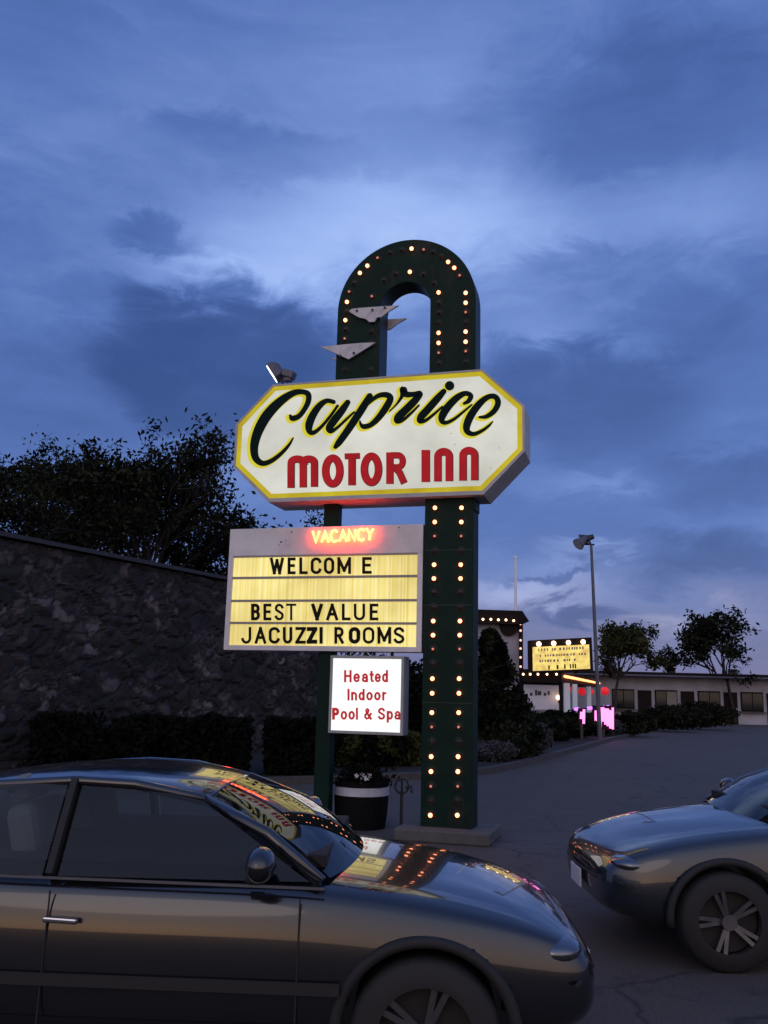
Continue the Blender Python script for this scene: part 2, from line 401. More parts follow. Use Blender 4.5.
def catmull(pts, k=8):
    out = []
    P = [pts[0]] + list(pts) + [pts[-1]]
    for i in range(1, len(P) - 2):
        p0, p1, p2, p3 = P[i - 1:i + 3]
        for j in range(k):
            t = j / k
            out.append(tuple(.5 * ((2 * b) + (c - a) * t + (2 * a - 5 * b + 4 * c - d) * t * t + (-a + 3 * b - 3 * c + d) * t ** 3)
                             for a, b, c, d in zip(p0, p1, p2, p3)))
    out.append(tuple(pts[-1])); return out

def ribbon(pts, extra=0.0, cap=6):
    """outline strip of a brush stroke: pts (x, y, width) in plane coordinates -> verts2d, faces"""
    V = []; F = []; n = len(pts)
    for i, (x, y, w) in enumerate(pts):
        a, b = pts[max(i - 1, 0)], pts[min(i + 1, n - 1)]
        dx, dy = b[0] - a[0], b[1] - a[1]; L = sqrt(dx * dx + dy * dy) or 1
        nx, ny = -dy / L, dx / L; h = (w + extra) / 2
        V += [(x + nx * h, y + ny * h), (x - nx * h, y - ny * h)]
    for i in range(n - 1): F.append((2 * i, 2 * i + 1, 2 * i + 3, 2 * i + 2))
    if cap:
        for e, s_ in ((0, -1), (n - 1, 1)):
            x, y, w = pts[e]; a, b = (pts[0], pts[1]) if e == 0 else (pts[-2], pts[-1])
            dx, dy = (b[0] - a[0]) * s_, (b[1] - a[1]) * s_; L = sqrt(dx * dx + dy * dy) or 1; dx /= L; dy /= L
            h = (w + extra) / 2; o = len(V)
            A, B = 2 * e, 2 * e + 1
            ring = []
            for j in range(1, cap):
                t = pi * j / cap; c, sn = cos(t), sin(t)
                nx, ny = (-dy, dx) if e else (dy, -dx)
                V.append((x + nx * h * c + dx * h * sn, y + ny * h * c + dy * h * sn)); ring.append(o + j - 1)
            F.append(tuple([A] + ring + [B]))
    return V, F

_gl = {}
def glyph(txt, bold=0.0):
    key = (txt, bold)
    if key not in _gl:
        cu = bpy.data.curves.new('glyph', 'FONT'); cu.body = txt; cu.offset = bold; cu.resolution_u = 4
        ob = bpy.data.objects.new('glyph', cu); C.objects.link(ob)
        dg = bpy.context.evaluated_depsgraph_get(); ev = ob.evaluated_get(dg); me = ev.to_mesh()
        v = [(p.co.x, p.co.y) for p in me.vertices]; f = [tuple(p.vertices) for p in me.polygons]
        ev.to_mesh_clear(); bpy.data.objects.remove(ob); bpy.data.curves.remove(cu)
        x0, x1 = min(a for a, b in v), max(a for a, b in v); y0, y1 = min(b for a, b in v), max(b for a, b in v)
        _gl[key] = ([((a - x0) / (x1 - x0), (b - y0) / (y1 - y0)) for a, b in v], f)
    return _gl[key]

# ------------------------------------------------------------------ ground and setting
def sheet(name, poly, z, m_, kind='structure'):
    b = MB(); b.add([(x, y, z) for x, y in poly], [tuple(range(len(poly)))], m_)
    return tag(b.build(name), kind=kind)
gb = MB()
gb.add([(-900, -200, 0), (900, -200, 0), (900, 1600, 0), (-900, 1600, 0)], [(0, 1, 2, 3)], M['asphalt'])
tag(gb.build('ground'), kind='structure')
edge_line = [(-30, -4), (-9.2, 9.6), (-3.2, 15.7), (0.0, 17.9), (2.2, 19.9), (5.0, 26.2), (9.3, 36.6), (15.2, 50), (34, 95)]
edge_s = catmull(edge_line, 6)
bed = MB()
outer = [(-60, 8), (-60, 110), (30, 110)]
bed.add([(x, y, .10) for x, y in [(e[0], e[1]) for e in edge_s] + outer[::-1]], [tuple(range(len(edge_s) + 3))], M['soil'])
tag(bed.build('terrain'), kind='structure')
kb = MB()
for i in range(len(edge_s) - 1):
    a, b = edge_s[i], edge_s[i + 1]
    d = Vector((b[0] - a[0], b[1] - a[1], 0)).normalized(); nrm = Vector((d.y, -d.x, 0)) * .16
    a, b = Vector((a[0], a[1], 0)), Vector((b[0], b[1], 0)); up = Vector((0, 0, .13))
    kb.add([a + nrm, b + nrm, b + up + nrm, a + up + nrm, a + up, b + up, a, b],
           [(0, 1, 2, 3), (3, 2, 5, 4), (4, 5, 7, 6)], M['kerb'])
tag(kb.build('kerb'), kind='structure')

# ------------------------------------------------------------------ the sign's own frame: x along it, y into depth, z up
YAW = radians(16)
_o = at(450, 512, 11.2); SO = Vector((_o.x, _o.y, 0))
E1 = Vector((cos(YAW), -sin(YAW), 0)); EB = Vector((sin(YAW), cos(YAW), 0))
def sp(px, py, v=0.0):
    """where the sight line through a photo pixel meets the sign plane at depth v -> (x, z) along the sign"""
    d = ray(px, py); p0 = SO + EB * v
    t = (p0 - EYE).dot(EB) / d.dot(EB); q = EYE + d * t - SO
    return (q.dot(E1), q.z)
def sign_thing(name, u, z, v=0.0):
    p = SO + E1 * u + EB * v + Vector((0, 0, z))
    return empty(name, p, -YAW), (u, v, z)
def flat(mb, V2, F, v, m_, px=True):
    pts = [sp(x, y, v) if px else (x, y) for x, y in V2]
    mb.add([(x, v, z) for x, z in pts], F, m_)

# --- pylon with arch
PV0, PV1 = -.18, .18
def mean(*a): return sum(a) / len(a)
uL = sp(424.6, 505, PV0)[0] * .5 + sp(421.0, 800, PV0)[0] * .5
uR = sp(474.3, 505, PV0)[0] * .5 + sp(471.5, 800, PV0)[0] * .5
ul0 = mean(sp(337.0, 330, PV0)[0], sp(336, 370, PV0)[0])
ur1 = mean(sp(476.5, 330, PV0)[0], sp(476, 365, PV0)[0], uR)
ztop = sp(412, 239.5, PV0)[1]
R1 = (ur1 - ul0) / 2; ucen = (ur1 + ul0) / 2; zs = ztop - R1
ui1 = sp(429.8, 345, PV0)[0]; ui0 = ucen - (ui1 - ucen); R0 = ui1 - ucen
zi = zs
sign, so_ = sign_thing('sign_pylon', (uL + uR) / 2, 0)
tag(sign, 'tall dark green arched sign pylon dotted with rows of small light bulbs', 'sign pylon')
b = MB()
zbot_left = sp(340, 392, PV0)[1]
NA = 40
outer_p = [(ucen + R1 * cos(pi * i / NA), zs + R1 * sin(pi * i / NA)) for i in range(NA + 1)]
inner_p = [(ucen + R0 * cos(pi * i / NA), zi + R0 * sin(pi * i / NA)) for i in range(NA + 1)]
for v_, flip in ((PV0, 0), (PV1, 1)):
    for i in range(NA):
        q = [outer_p[i], outer_p[i + 1], inner_p[i + 1], inner_p[i]]
        b.add([(x, v_, z) for x, z in q], [(0, 1, 2, 3)], M['green'])
    b.add([(ul0, v_, zs), (ui0, v_, zs), (ui0, v_, zbot_left), (ul0, v_, zbot_left)], [(0, 1, 2, 3)], M['green'])
    b.add([(ui1, v_, zs), (ur1, v_, zs), (ur1, v_, zbot_left), (ui1, v_, zbot_left)], [(0, 1, 2, 3)], M['green'])
def strip(line):
    V = []
    for x, z in line: V += [(x, PV0, z), (x, PV1, z)]
    b.add(V, [(2 * i, 2 * i + 1, 2 * i + 3, 2 * i + 2) for i in range(len(line) - 1)], M['green_side'])
strip([(ur1, zbot_left)] + outer_p + [(ul0, zbot_left)])
strip([(ui1, zbot_left)] + inner_p + [(ui0, zbot_left)])
b.build('arch', sign, so_)
zhead = sp(450, 480, PV0)[1]
b = MB(); b.box(((ui1 + ur1) / 2, 0, (zbot_left + zhead) / 2 - .2), (ur1 - ui1 - .004, .34, zbot_left - zhead + .36), M['green']); 
b.build('inner_column', sign, so_)
b = MB(); b.box(((uL + uR) / 2, 0, zhead / 2 + .05), (uR - uL, PV1 - PV0, zhead - .1), M['green']); col_o = b.build('column', sign, so_, bevel=.006)
b = MB(); b.box(((uL + uR) / 2, 0, .07), (uR - uL + .5, .9, .14), M['concrete']); b.build('base', sign, so_, bevel=.02)
for y_ in (550, 605, 703):
    seam = MB(); z_ = sp(450, y_, PV0)[1]; seam.box(((uL + uR) / 2, PV0 - .001, z_), (uR - uL - .01, .004, .006), M['socket'])
    seam.build('panel_seam', sign, so_)
L_, D_, O_ = 'bulb_on', 'bulb_dim', 'bulb_off'
rows = [(508.2, L_), (522.4, L_), (536.5, D_), (550.5, O_), (565, L_), (578.8, L_), (592.5, O_), (607, O_), (621.2, L_), (635.3, L_), (649.2, D_),
        (663.5, O_), (678.7, L_), (693.3, L_), (712.6, L_), (727, D_), (741.7, O_), (756.5, L_), (771.4, L_), (786.2, D_), (800.5, O_), (815, L_)]
bulbs = []
for y_, st in rows:
    t = (y_ - 508) / 292
    bulbs += [(435.4 - 4.4 * t, y_, st), (461.9 - 4.0 * t, y_, st)]
for y_, st in ((293.3, L_), (303.5, O_), (313, O_), (323, O_), (333.6, L_), (343.7, L_), (353.5, D_), (363.6, O_)): bulbs.append((439, y_, st))
for y_, st in ((293.7, L_), (303.6, L_), (313, D_), (322.6, O_), (332.4, L_), (342.5, L_), (351.9, D_), (362.4, O_)): bulbs.append((466, y_, st))
bulbs += [(460, 276.2, D_), (454.6, 268.7, L_), (448.5, 262.8, L_), (441, 256.5, O_), (433, 252.2, O_), (424.1, 250.4, D_), (412, 249.5, L_), (401.9, 250.2, O_),
          (390, 253, O_), (378, 258.6, D_), (367.9, 266.6, L_), (360.4, 273.8, L_), (354, 283.4, O_), (349.6, 292.3, D_), (347.5, 302.7, L_), (346.4, 312, O_),
          (345.9, 320.9, L_), (345.5, 330, O_), (345.2, 339.2, D_), (410.3, 272.7, L_), (372.3, 297, D_), (423.7, 274.5, O_), (434.2, 283.5, O_),
          (396, 274, O_), (384, 280.5, O_), (371.5, 332, O_), (371.2, 343, O_), (371, 370, O_), (345, 370, O_)]
protos = {}
for k in (L_, D_, O_):
    q = MB(); r = {L_: .026, D_: .015, O_: .019}[k]
    q.sphere((0, -.026, 0), r, M[k], 12, 8, (1, 1.05, 1)); q.tube([(0, .0, 0), (0, -.012, 0)], .030, M['socket'], 12)
    q.lathe([(.030, .002), (.055, .002), (.057, -.001)], M['halo_ring'], (0, 0, 0), 20)
    q.v[-60:] = [(x, -z, y) for x, y, z in q.v[-60:]]
    me = q.build('bulb', smooth=True); protos[k] = me.data; bpy.data.objects.remove(me)
for x_, y_, st in bulbs:
    u, z = sp(x_, y_, PV0)
    o = bpy.data.objects.new('bulb', protos[st]); C.objects.link(o); o.parent = sign
    o.location = (u - so_[0], PV0, z - so_[2])
    if st == O_: o['label'] = 'unlit bulb'

# --- second, thinner post behind the boards
u0 = mean(sp(323.2, 515, -.08)[0], sp(314.5, 780, -.08)[0]); u1 = mean(sp(336.8, 515, -.08)[0], sp(330.5, 780, -.08)[0])
post, po = sign_thing('support_post', (u0 + u1) / 2, 0)
tag(post, 'thin dark green square post behind the lower left sign boards', 'post')
ztp = sp(330, 498, 0)[1]
b = MB(); b.box(((u0 + u1) / 2, 0, ztp / 2), (u1 - u0, .17, ztp), M['green']); b.build('shaft', post, po, bevel=.008)
b = MB(); b.box(((u0 + u1) / 2, 0, .02), (.34, .34, .04), M['black_metal']); b.build('base_plate', post, po)

# --- octagonal name sign
CV0, CV1 = -.30, .26
oct_px = [(274, 386.3), (481.5, 371.5), (522.3, 406.5), (522.3, 450.0), (482.5, 490.0), (269.5, 499), (236.8, 465.5), (237.4, 424.6)]
P8 = [sp(x, y, CV0) for x, y in oct_px]
xl = mean(P8[6][0], P8[7][0]); xr = mean(P8[2][0], P8[3][0]); zt = mean(P8[0][1], P8[1][1]); zb = mean(P8[4][1], P8[5][1])
def offs(poly, d):
    n = len(poly); out = []
    for i in range(n):
        p0, p1, p2 = [Vector(poly[j % n]) for j in (i - 1, i, i + 1)]
        a = (p1 - p0).normalized(); c = (p2 - p1).normalized()
        n1, n2 = Vector((-a.y, a.x)), Vector((-c.y, c.x)); k = (n1 + n2); k = k / k.dot(n1)
        out.append(tuple(p1 + k * d))
    return out
OCT = [(P8[0][0], zt), (P8[1][0], zt), (xr, P8[2][1]), (xr, P8[3][1]), (P8[4][0], zb), (P8[5][0], zb), (xl, P8[6][1]), (xl, P8[7][1])]
area = sum(OCT[i][0] * OCT[(i + 1) % 8][1] - OCT[(i + 1) % 8][0] * OCT[i][1] for i in range(8))
sg = 1 if area < 0 else -1           # offs(+) grows the outline
big, no_ = sign_thing('name_sign', (xl + xr) / 2, zb)
tag(big, 'large octagonal lit cream sign with yellow border, script name and red MOTOR INN', 'sign')
grow = [(x, z - (.022 if z < zb + .02 else .006)) for x, z in offs(OCT, sg * .030)]
b = MB(); n = 8
V = [(x, CV0, z) for x, z in grow] + [(x, CV1, z) for x, z in grow]
for i in range(8):
    b.add(V, [(i, (i + 1) % 8, 8 + (i + 1) % 8, 8 + i)], M['cab'])
b.build('cabinet', big, no_)
lip = offs(OCT, sg * .002)
b = MB()
for v0, v1 in ((CV0 - .012, CV0), (CV1, CV1 + .012)):
    A = [(x, v0, z) for x, z in grow] + [(x, v0, z) for x, z in lip] + [(x, v1, z) for x, z in grow] + [(x, v1, z) for x, z in lip]
    for i in range(8):
        j = (i + 1) % 8
        b.add(A, [(i, j, 8 + j, 8 + i), (16 + i, 16 + j, 24 + j, 24 + i), (i, j, 16 + j, 16 + i), (8 + i, 8 + j, 24 + j, 24 + i)], M['cab'])
b.build('retainer_frame', big, no_)
inn = offs(OCT, -sg * .062)
for v_, nm in ((CV0 + .006, 'face_panel'), (CV1 - .006, 'back_face_panel')):
    b = MB(); b.add([(x, v_, z) for x, z in offs(OCT, -sg * .055)], [tuple(range(8))], M['face']); b.build(nm, big, no_)
b = MB()
for v_ in (CV0 + .002, CV1 - .002):
    A = [(x, v_, z) for x, z in OCT] + [(x, v_, z) for x, z in inn]
    for i in range(8): b.add(A, [(i, (i + 1) % 8, 8 + (i + 1) % 8, 8 + i)], M['yellow'])
b.build('border', big, no_)
SC1 = lambda L: [(235 + x / 5.12, 375 + y / 5.12, w / 5.12) for x, y, w in L]
SC2 = lambda L: [(375 + x / 5.12, 375 + y / 5.12, w / 5.12) for x, y, w in L]
script = [
 SC1([(283, 208, 12), (294, 222, 26), (328, 210, 24), (358, 172, 24), (376, 132, 26), (374, 98, 27), (345, 86, 24), (300, 92, 30), (245, 125, 40), (190, 175, 48), (145, 235, 50), (112, 305, 46), (98, 370, 40), (106, 425, 34), (140, 452, 26), (185, 440, 22), (235, 403, 18), (275, 360, 13), (298, 322, 5)]),
 SC1([(505, 138, 20), (470, 132, 22), (435, 155, 30), (402, 200, 36), (380, 252, 38), (382, 288, 28), (405, 294, 20), (445, 262, 15), (492, 205, 13), (525, 158, 12)]),
 SC1([(577, 140, 26), (545, 185, 36), (506, 235, 38), (482, 272, 34), (494, 288, 20), (530, 264, 13), (575, 222, 11), (610, 190, 8)]),
 SC1([(690, 108, 30), (664, 152, 36), (620, 220, 37), (574, 288, 35), (534, 343, 32), (514, 368, 20)]),
 SC1([(648, 182, 10), (690, 138, 16), (735, 106, 22), (777, 102, 28), (795, 122, 32), (772, 168, 34), (734, 220, 30), (695, 255, 24), (660, 264, 24), (644, 252, 14), (640, 236, 6)]),
 SC2([(75, 185, 5), (110, 150, 8), (138, 108, 18), (144, 74, 34), (158, 98, 30), (198, 99, 24), (230, 96, 28), (205, 130, 36), (160, 176, 38), (120, 215, 38), (114, 236, 26), (142, 231, 16), (185, 195, 12), (225, 155, 8)]),
 SC2([(352, 84, 26), (320, 120, 35), (272, 174, 37), (236, 214, 36), (230, 236, 24), (258, 233, 16), (300, 202, 12), (345, 162, 8)]),
 SC2([(456, 146, 12), (480, 132, 22), (490, 106, 24), (462, 94, 24), (420, 116, 32), (376, 160, 37), (347, 204, 38), (343, 234, 28), (364, 244, 18), (406, 225, 14), (460, 182, 10), (495, 152, 7)]),
 SC2([(535, 216, 10), (572, 212, 20), (612, 182, 26), (630, 142, 28), (616, 112, 26), (580, 112, 25), (535, 147, 33), (492, 205, 38), (470, 258, 36), (474, 290, 28), (506, 302, 20), (550, 284, 15), (585, 258, 11), (603, 238, 4)]),
]
dot = [(375 + (382 + 24.5 * cos(a * pi / 10)) / 5.12, 375 + (55 + 24.5 * sin(a * pi / 10)) / 5.12) for a in range(20)]
b1 = MB(); b2 = MB()
for i, st in enumerate(script):
    fine = catmull(st, 8)
    V, F = ribbon(fine, 2.8, 8); flat(b1, [(x - 2.2, y + 1.2) for x, y in V], F, CV0 + .0035 - .0004 * i, M['yellow_shadow'])
    V, F = ribbon(fine, 0.55, 8); flat(b2, V, F, CV0 - .004 - .0004 * i, M['script'])
flat(b1, [(x - 2.2, y + 1.2) for x, y in dot], [tuple(range(20))], CV0 + .0035 - .0004 * 9, M['yellow_shadow'])
flat(b2, dot, [tuple(range(20))], CV0 - .004 - .0004 * 9, M['script'])
b1.build('lettering_shade', big, no_); b2.build('script_lettering', big, no_)
K = 3.657
def BL(L, w): return [(280 + x / K, 440 + y / K, w / K) for x, y in L]
def arc(cx, cy, rx, ry, a0, a1, n=14):
    return [(cx + rx * cos(radians(a0 + (a1 - a0) * i / n)), cy - ry * sin(radians(a0 + (a1 - a0) * i / n))) for i in range(n + 1)]
w_ = 25
blocks = [
 BL([(39.5, 175)] + [(39.5, 100)] + arc(62, 82, 22, 13, 180, 20) + [(84, 100)] + [(84, 173)], w_),
 BL([(88, 92)] + arc(104, 82, 21, 13, 150, 0) + [(125, 100), (125, 171)], w_),
 BL(arc(192, 112.5, 26, 47, 90, 458, 34), 26),
 BL([(236, 59), (292, 57)], 19), BL([(262.5, 68), (262.5, 165)], 26),
 BL(arc(333.5, 106.5, 26, 48, 90, 458, 34), 26),
 BL([(401, 45), (401, 160)], 25), BL([(405, 55), (428, 55)] + arc(430, 77, 18, 22, 85, -85, 10) + [(405, 99)], 21), BL([(420, 100), (436, 118), (454, 158)], 23),
 BL([(532, 36), (532, 153)], 29),
 BL([(576.5, 151), (576.5, 75)] + arc(597.5, 60, 21, 18, 180, 0) + [(618.5, 75), (618.5, 150)], 26),
 BL([(668.5, 148), (668.5, 72)] + arc(690, 56, 21.5, 18, 180, 0) + [(711.5, 72), (711.5, 147)], 26),
]
b = MB(); b2 = MB()
for i, st in enumerate(blocks):
    V, F = ribbon(st, .9, 0); flat(b2, [(x + .35, y + .3) for x, y in V], F, CV0 - .001 - .0003 * i, M['dark_edge'])
    V, F = ribbon(st, 0, 0); flat(b, V, F, CV0 - .0065 - .0003 * i, M['red_letter'])
b2.build('letter_edge', big, no_); b.build('block_lettering', big, no_)
# rivets along the frame
b = MB()
for (x, y) in [(450.8, 433.5), (455, 444.5), (491, 468), (499, 448)]:
    b = MB(); u, z = sp(x, y, CV0); b.sphere((u, CV0 - .006, z), .006, M['black_metal'], 6, 4); b.build('screw', big, no_)

# --- reader board
RV0, RV1 = -.17, .13
r_px = [(229.5, 529.2), (423.0, 524.0), (421.6, 652.0), (224.2, 650.0)]
Q = [sp(x, y, RV0) for x, y in r_px]
rl = mean(Q[0][0], Q[3][0]); rr = mean(Q[1][0], Q[2][0]); rt = mean(Q[0][1], Q[1][1]); rb = mean(Q[2][1], Q[3][1])
rr = min(rr, uL - .006) if RV0 > PV0 else rr
rd, ro = sign_thing('reader_board', (rl + rr) / 2, rb)
tag(rd, 'yellow lit reader board with black letters reading WELCOM E, BEST VALUE, JACUZZI ROOMS', 'sign')
I_px = [(232.3, 555.6), (416.8, 553.2), (416.6, 647.0), (229.6, 645.0)]
I = [sp(x, y, RV0) for x, y in I_px]
il = mean(I[0][0], I[3][0]); ir = mean(I[1][0], I[2][0]); it = mean(I[0][1], I[1][1]); ib = mean(I[2][1], I[3][1])
b = MB()
b.box(((rl + il) / 2, (RV0 + RV1) / 2, (it + rb) / 2), (il - rl, RV1 - RV0, it - rb), M['white_paint'])
b.box(((rr + ir) / 2, (RV0 + RV1) / 2, (it + rb) / 2), (rr - ir, RV1 - RV0, it - rb), M['white_paint'])
b.box(((il + ir) / 2, (RV0 + RV1) / 2, (ib + rb) / 2), (ir - il, RV1 - RV0, ib - rb), M['white_paint'])
b.build('frame', rd, ro, bevel=.004)
b = MB(); b.box(((rl + rr) / 2, (RV0 + RV1) / 2, (rt + it) / 2), (rr - rl, RV1 - RV0, rt - it), M['white_paint'])
hd = b.build('header_panel', rd, ro, bevel=.004)
b = MB()
for x, y, r_ in [(281, 542, .014), (286, 540.5, .008), (291.5, 532, .012), (279, 545, .008), (288, 545.5, .007), (399, 527.5, .010)]:
    b = MB(); u, z = sp(x, y, RV0 - .004); b.sphere((u, RV0 - .001, z), r_, M['rust'], 8, 5, (1, .2, .9)); b.build('rust_spot', hd, ro)
b = MB(); b.quad((il, RV0 + .03, ib), (ir, RV0 + .03, ib), (ir, RV0 + .03, it), (il, RV0 + .03, it), M['ribbed'])
b.quad((il, RV1 - .01, ib), (ir, RV1 - .01, ib), (ir, RV1 - .01, it), (il, RV1 - .01, it), M['ribbed'])
b.build('lit_panel', rd, ro)
for yl, yr in ((577.6, 576.4), (600.9, 600.1), (623.3, 623.0)):
    z = mean(sp(231, yl, RV0)[1], sp(416, yr, RV0)[1])
    b = MB(); b.box(((il + ir) / 2, RV0 + .013, z), (ir - il, .03, .030), M['track']); b.build('letter_track', rd, ro)
b = MB(); b.box(((il + ir) / 2, RV0 + .013, it - .012), (ir - il, .028, .02), M['track']); b.build('letter_track', rd, ro)
KR = 3.339
def ell(cx, cy, rx, ry, a0, a1, n=16):
    return [(cx + rx * cos(radians(a0 + (a1 - a0) * k / n)), cy - ry * sin(radians(a0 + (a1 - a0) * k / n))) for k in range(n + 1)]
ALPHA = {
 'W': [[(0, 0), (.26, 1)], [(.26, 1), (.5, .1)], [(.5, .1), (.74, 1)], [(.74, 1), (1, 0)]],
 'M': [[(0, 1), (0, 0)], [(1, 1), (1, 0)], [(0, 0), (.5, .85)], [(.5, .85), (1, 0)]],
 'E': [[(0, 0), (0, 1)], [(0, 0), (1, 0)], [(0, .48), (.85, .48)], [(0, 1), (1, 1)]],
 'L': [[(0, 0), (0, 1)], [(0, 1), (1, 1)]],
 'C': [ell(.52, .26, .5, .26, 15, 90, 6) + ell(.52, .28, .52, .28, 95, 180, 6) + ell(.52, .72, .52, .28, 180, 265, 6) + ell(.52, .74, .5, .26, 270, 345, 6)],
 'O': [ell(.5, .3, .5, .3, 0, 180, 12) + ell(.5, .7, .5, .3, 180, 360, 12) + [(1, .3)]],
 'B': [[(0, 0), (0, 1)], [(0, 0), (.5, 0)] + ell(.55, .235, .40, .235, 85, -85, 10) + [(0, .47)], [(.4, .47), (.5, .47)] + ell(.55, .735, .45, .265, 85, -85, 10) + [(0, 1)]],
 'S': [ell(.5, .25, .46, .25, 20, 180, 10) + [(.10, .36), (.5, .48), (.9, .62)] + ell(.5, .75, .48, .25, 0, -160, 10)],
 'T': [[(0, 0), (1, 0)], [(.5, 0), (.5, 1)]],
 'V': [[(0, 0), (.5, 1)], [(.5, 1), (1, 0)]],
 'A': [[(0, 1), (.5, 0)], [(.5, 0), (1, 1)], [(.2, .66), (.8, .66)]],
 'U': [[(0, 0), (0, .7)] + ell(.5, .7, .5, .3, 180, 360, 12) + [(1, 0)]],
 'J': [[(1, 0), (1, .7)] + ell(.5, .7, .5, .3, 0, -165, 12)],
 'Z': [[(0, 0), (1, 0)], [(1, .02), (0, .98)], [(0, 1), (1, 1)]],
 'I': [[(.5, 0), (.5, 1)]],
 'R': [[(0, 0), (0, 1)], [(0, 0), (.5, 0)] + ell(.55, .26, .42, .26, 85, -85, 10) + [(0, .52)], [(.45, .52), (1, 1)]],
 'H': [[(0, 0), (0, 1)], [(1, 0), (1, 1)], [(0, .48), (1, .48)]],
 'P': [[(0, 0), (0, 1)], [(0, 0), (.5, 0)] + ell(.55, .27, .45, .27, 85, -85, 10) + [(0, .54)]],
 'e': [[(0.02, .66), (1, .66)] + ell(.5, .66, .5, .34, 0, 180, 10) + ell(.5, .68, .5, .32, 180, 320, 10)],
 'a': [[(.08, .48)] + ell(.5, .56, .42, .24, 150, 0, 8) + [(.94, 1)], [(.92, .62), (.5, .66)] + ell(.42, .82, .42, .18, 90, 270, 10) + [(.6, .99), (.92, .84)]],
 't': [[(.45, .08), (.45, .85), (.6, .99), (1, .98)], [(0, .34), (1, .34)]],
 'd': [[(1, 0), (1, 1)], ell(.48, .66, .48, .34, 20, 340, 16)],
 'n': [[(0, .32), (0, 1)], [(0, .5)] + ell(.5, .6, .5, .28, 150, 0, 10) + [(1, 1)]],
 'o': [ell(.5, .66, .5, .34, 0, 360, 20)],
 'r': [[(0, .32), (0, 1)], [(0, .55), (.35, .38), (1, .35)]],
 'l': [[(.5, 0), (.5, 1)]],
 'p': [[(0, .32), (0, 1.3)], ell(.52, .66, .48, .34, 160, -160, 16)],
 '&': [[(1, 1), (.25, .32), (.22, .12), (.42, 0), (.62, .12), (.55, .32), (.08, .62), (.02, .82), (.3, 1), (.6, .95), (.98, .52)]],
}
def strokes(mb, ch, x0, x1, y0, y1, w, ox, oy, k, v, mt):
    """block letter from pen strokes; box edges are the outer edges of the letter, in enlarged photo pixels"""
    h = w / 2
    if ch in 'I l'.split(): x0 = x1 = (x0 + x1) / 2
    else: x0, x1 = x0 + h, x1 - h
    y0, y1 = y0 + h, y1 - h
    for i, st in enumerate(ALPHA[ch]):
        P = []
        for a, c in st: P.append([ox + (x0 + (x1 - x0) * a) / k, oy + (y0 + (y1 - y0) * c) / k, w / k])
        for e, f in ((0, 1), (-1, -2)):      # square ends reach the box edge
            dx, dy = P[e][0] - P[f][0], P[e][1] - P[f][1]; L = sqrt(dx * dx + dy * dy) or 1
            P[e][0] += dx / L * h / k; P[e][1] += dy / L * h / k
        V, F = ribbon(P, 0, 0); flat(mb, V, F, v - .0003 * i, mt)
def letter(ch, x0, x1, y0, y1, w=9.5):
    mb = MB(); strokes(mb, ch, x0, x1, y0, y1, w, 210, 500, KR, RV0 + .004, M['black_letter'])
    mb.build('letter', rd, ro)
sk = lambda x: (425 - x) * .006   # rows sink gently to the left
for ch, x0, x1 in [('W', 200, 247), ('E', 259, 286), ('L', 298, 326), ('C', 336, 372), ('O', 380, 415), ('M', 425, 471), ('E', 508, 540)]:
    letter(ch, x0, x1, 191 + sk(x0), 247 + sk(x0), 10)
for ch, x0, x1, bd in [('B', 137, 167, .018), ('E', 178, 205, .012), ('S', 215, 247, .006), ('T', 254, 288, .0), ('V', 338, 377, .024), ('A', 388, 428, .014), ('L', 440, 469, .012), ('U', 480, 518, .008), ('E', 533, 562, .012)]:
    letter(ch, x0, x1, 346, 402, 7.4 + bd * 190)
for ch, x0, x1, bd in [('J', 104, 138, .006), ('A', 149, 188, .010), ('C', 196, 233, .012), ('U', 243, 275, .012), ('Z', 285, 320, .014), ('Z', 323, 358, .034), ('I', 365, 377, .02), ('R', 415, 447, .012), ('O', 463, 502, .030), ('O', 510, 549, .008), ('M', 559, 605, .012), ('S', 612, 650, .010)]:
    letter(ch, x0, x1, 424, 480, 8.0 + bd * 170)
# VACANCY neon
nb = MB()
def neon(pts):
    P = []
    for x, y in pts:
        u, z = sp(300 + x / 8.533, 515 + y / 8.533, RV0 - .045); P.append((u, RV0 - .045, z))
    nb.tube(P, .0165, M['neon_red'], 8)
LET = {'V': [[(0, 0), (.45, 1), (.95, 0)]], 'A': [[(0, 1), (.5, 0), (1, 1)], [(.22, .62), (.78, .62)]],
       'C': [[(.95, .14), (.6, 0), (.2, .1), (0, .5), (.2, .9), (.6, 1), (.95, .86)]], 'N': [[(0, 1), (0.05, 0), (.9, 1), (.95, 0)]],
       'Y': [[(0, 0), (.5, .5), (1, 0)], [(.5, .5), (.42, 1)]]}
for i, ch in enumerate('VACANCY'):
    x0 = 108 + i * 76.5; wd = 60; y0 = 137 - i * 3.6; h = 98
    for stk in LET[ch]: neon([(x0 + a * wd, y0 + c * h) for a, c in stk])
nb.build('neon_tube', rd, ro, smooth=True)

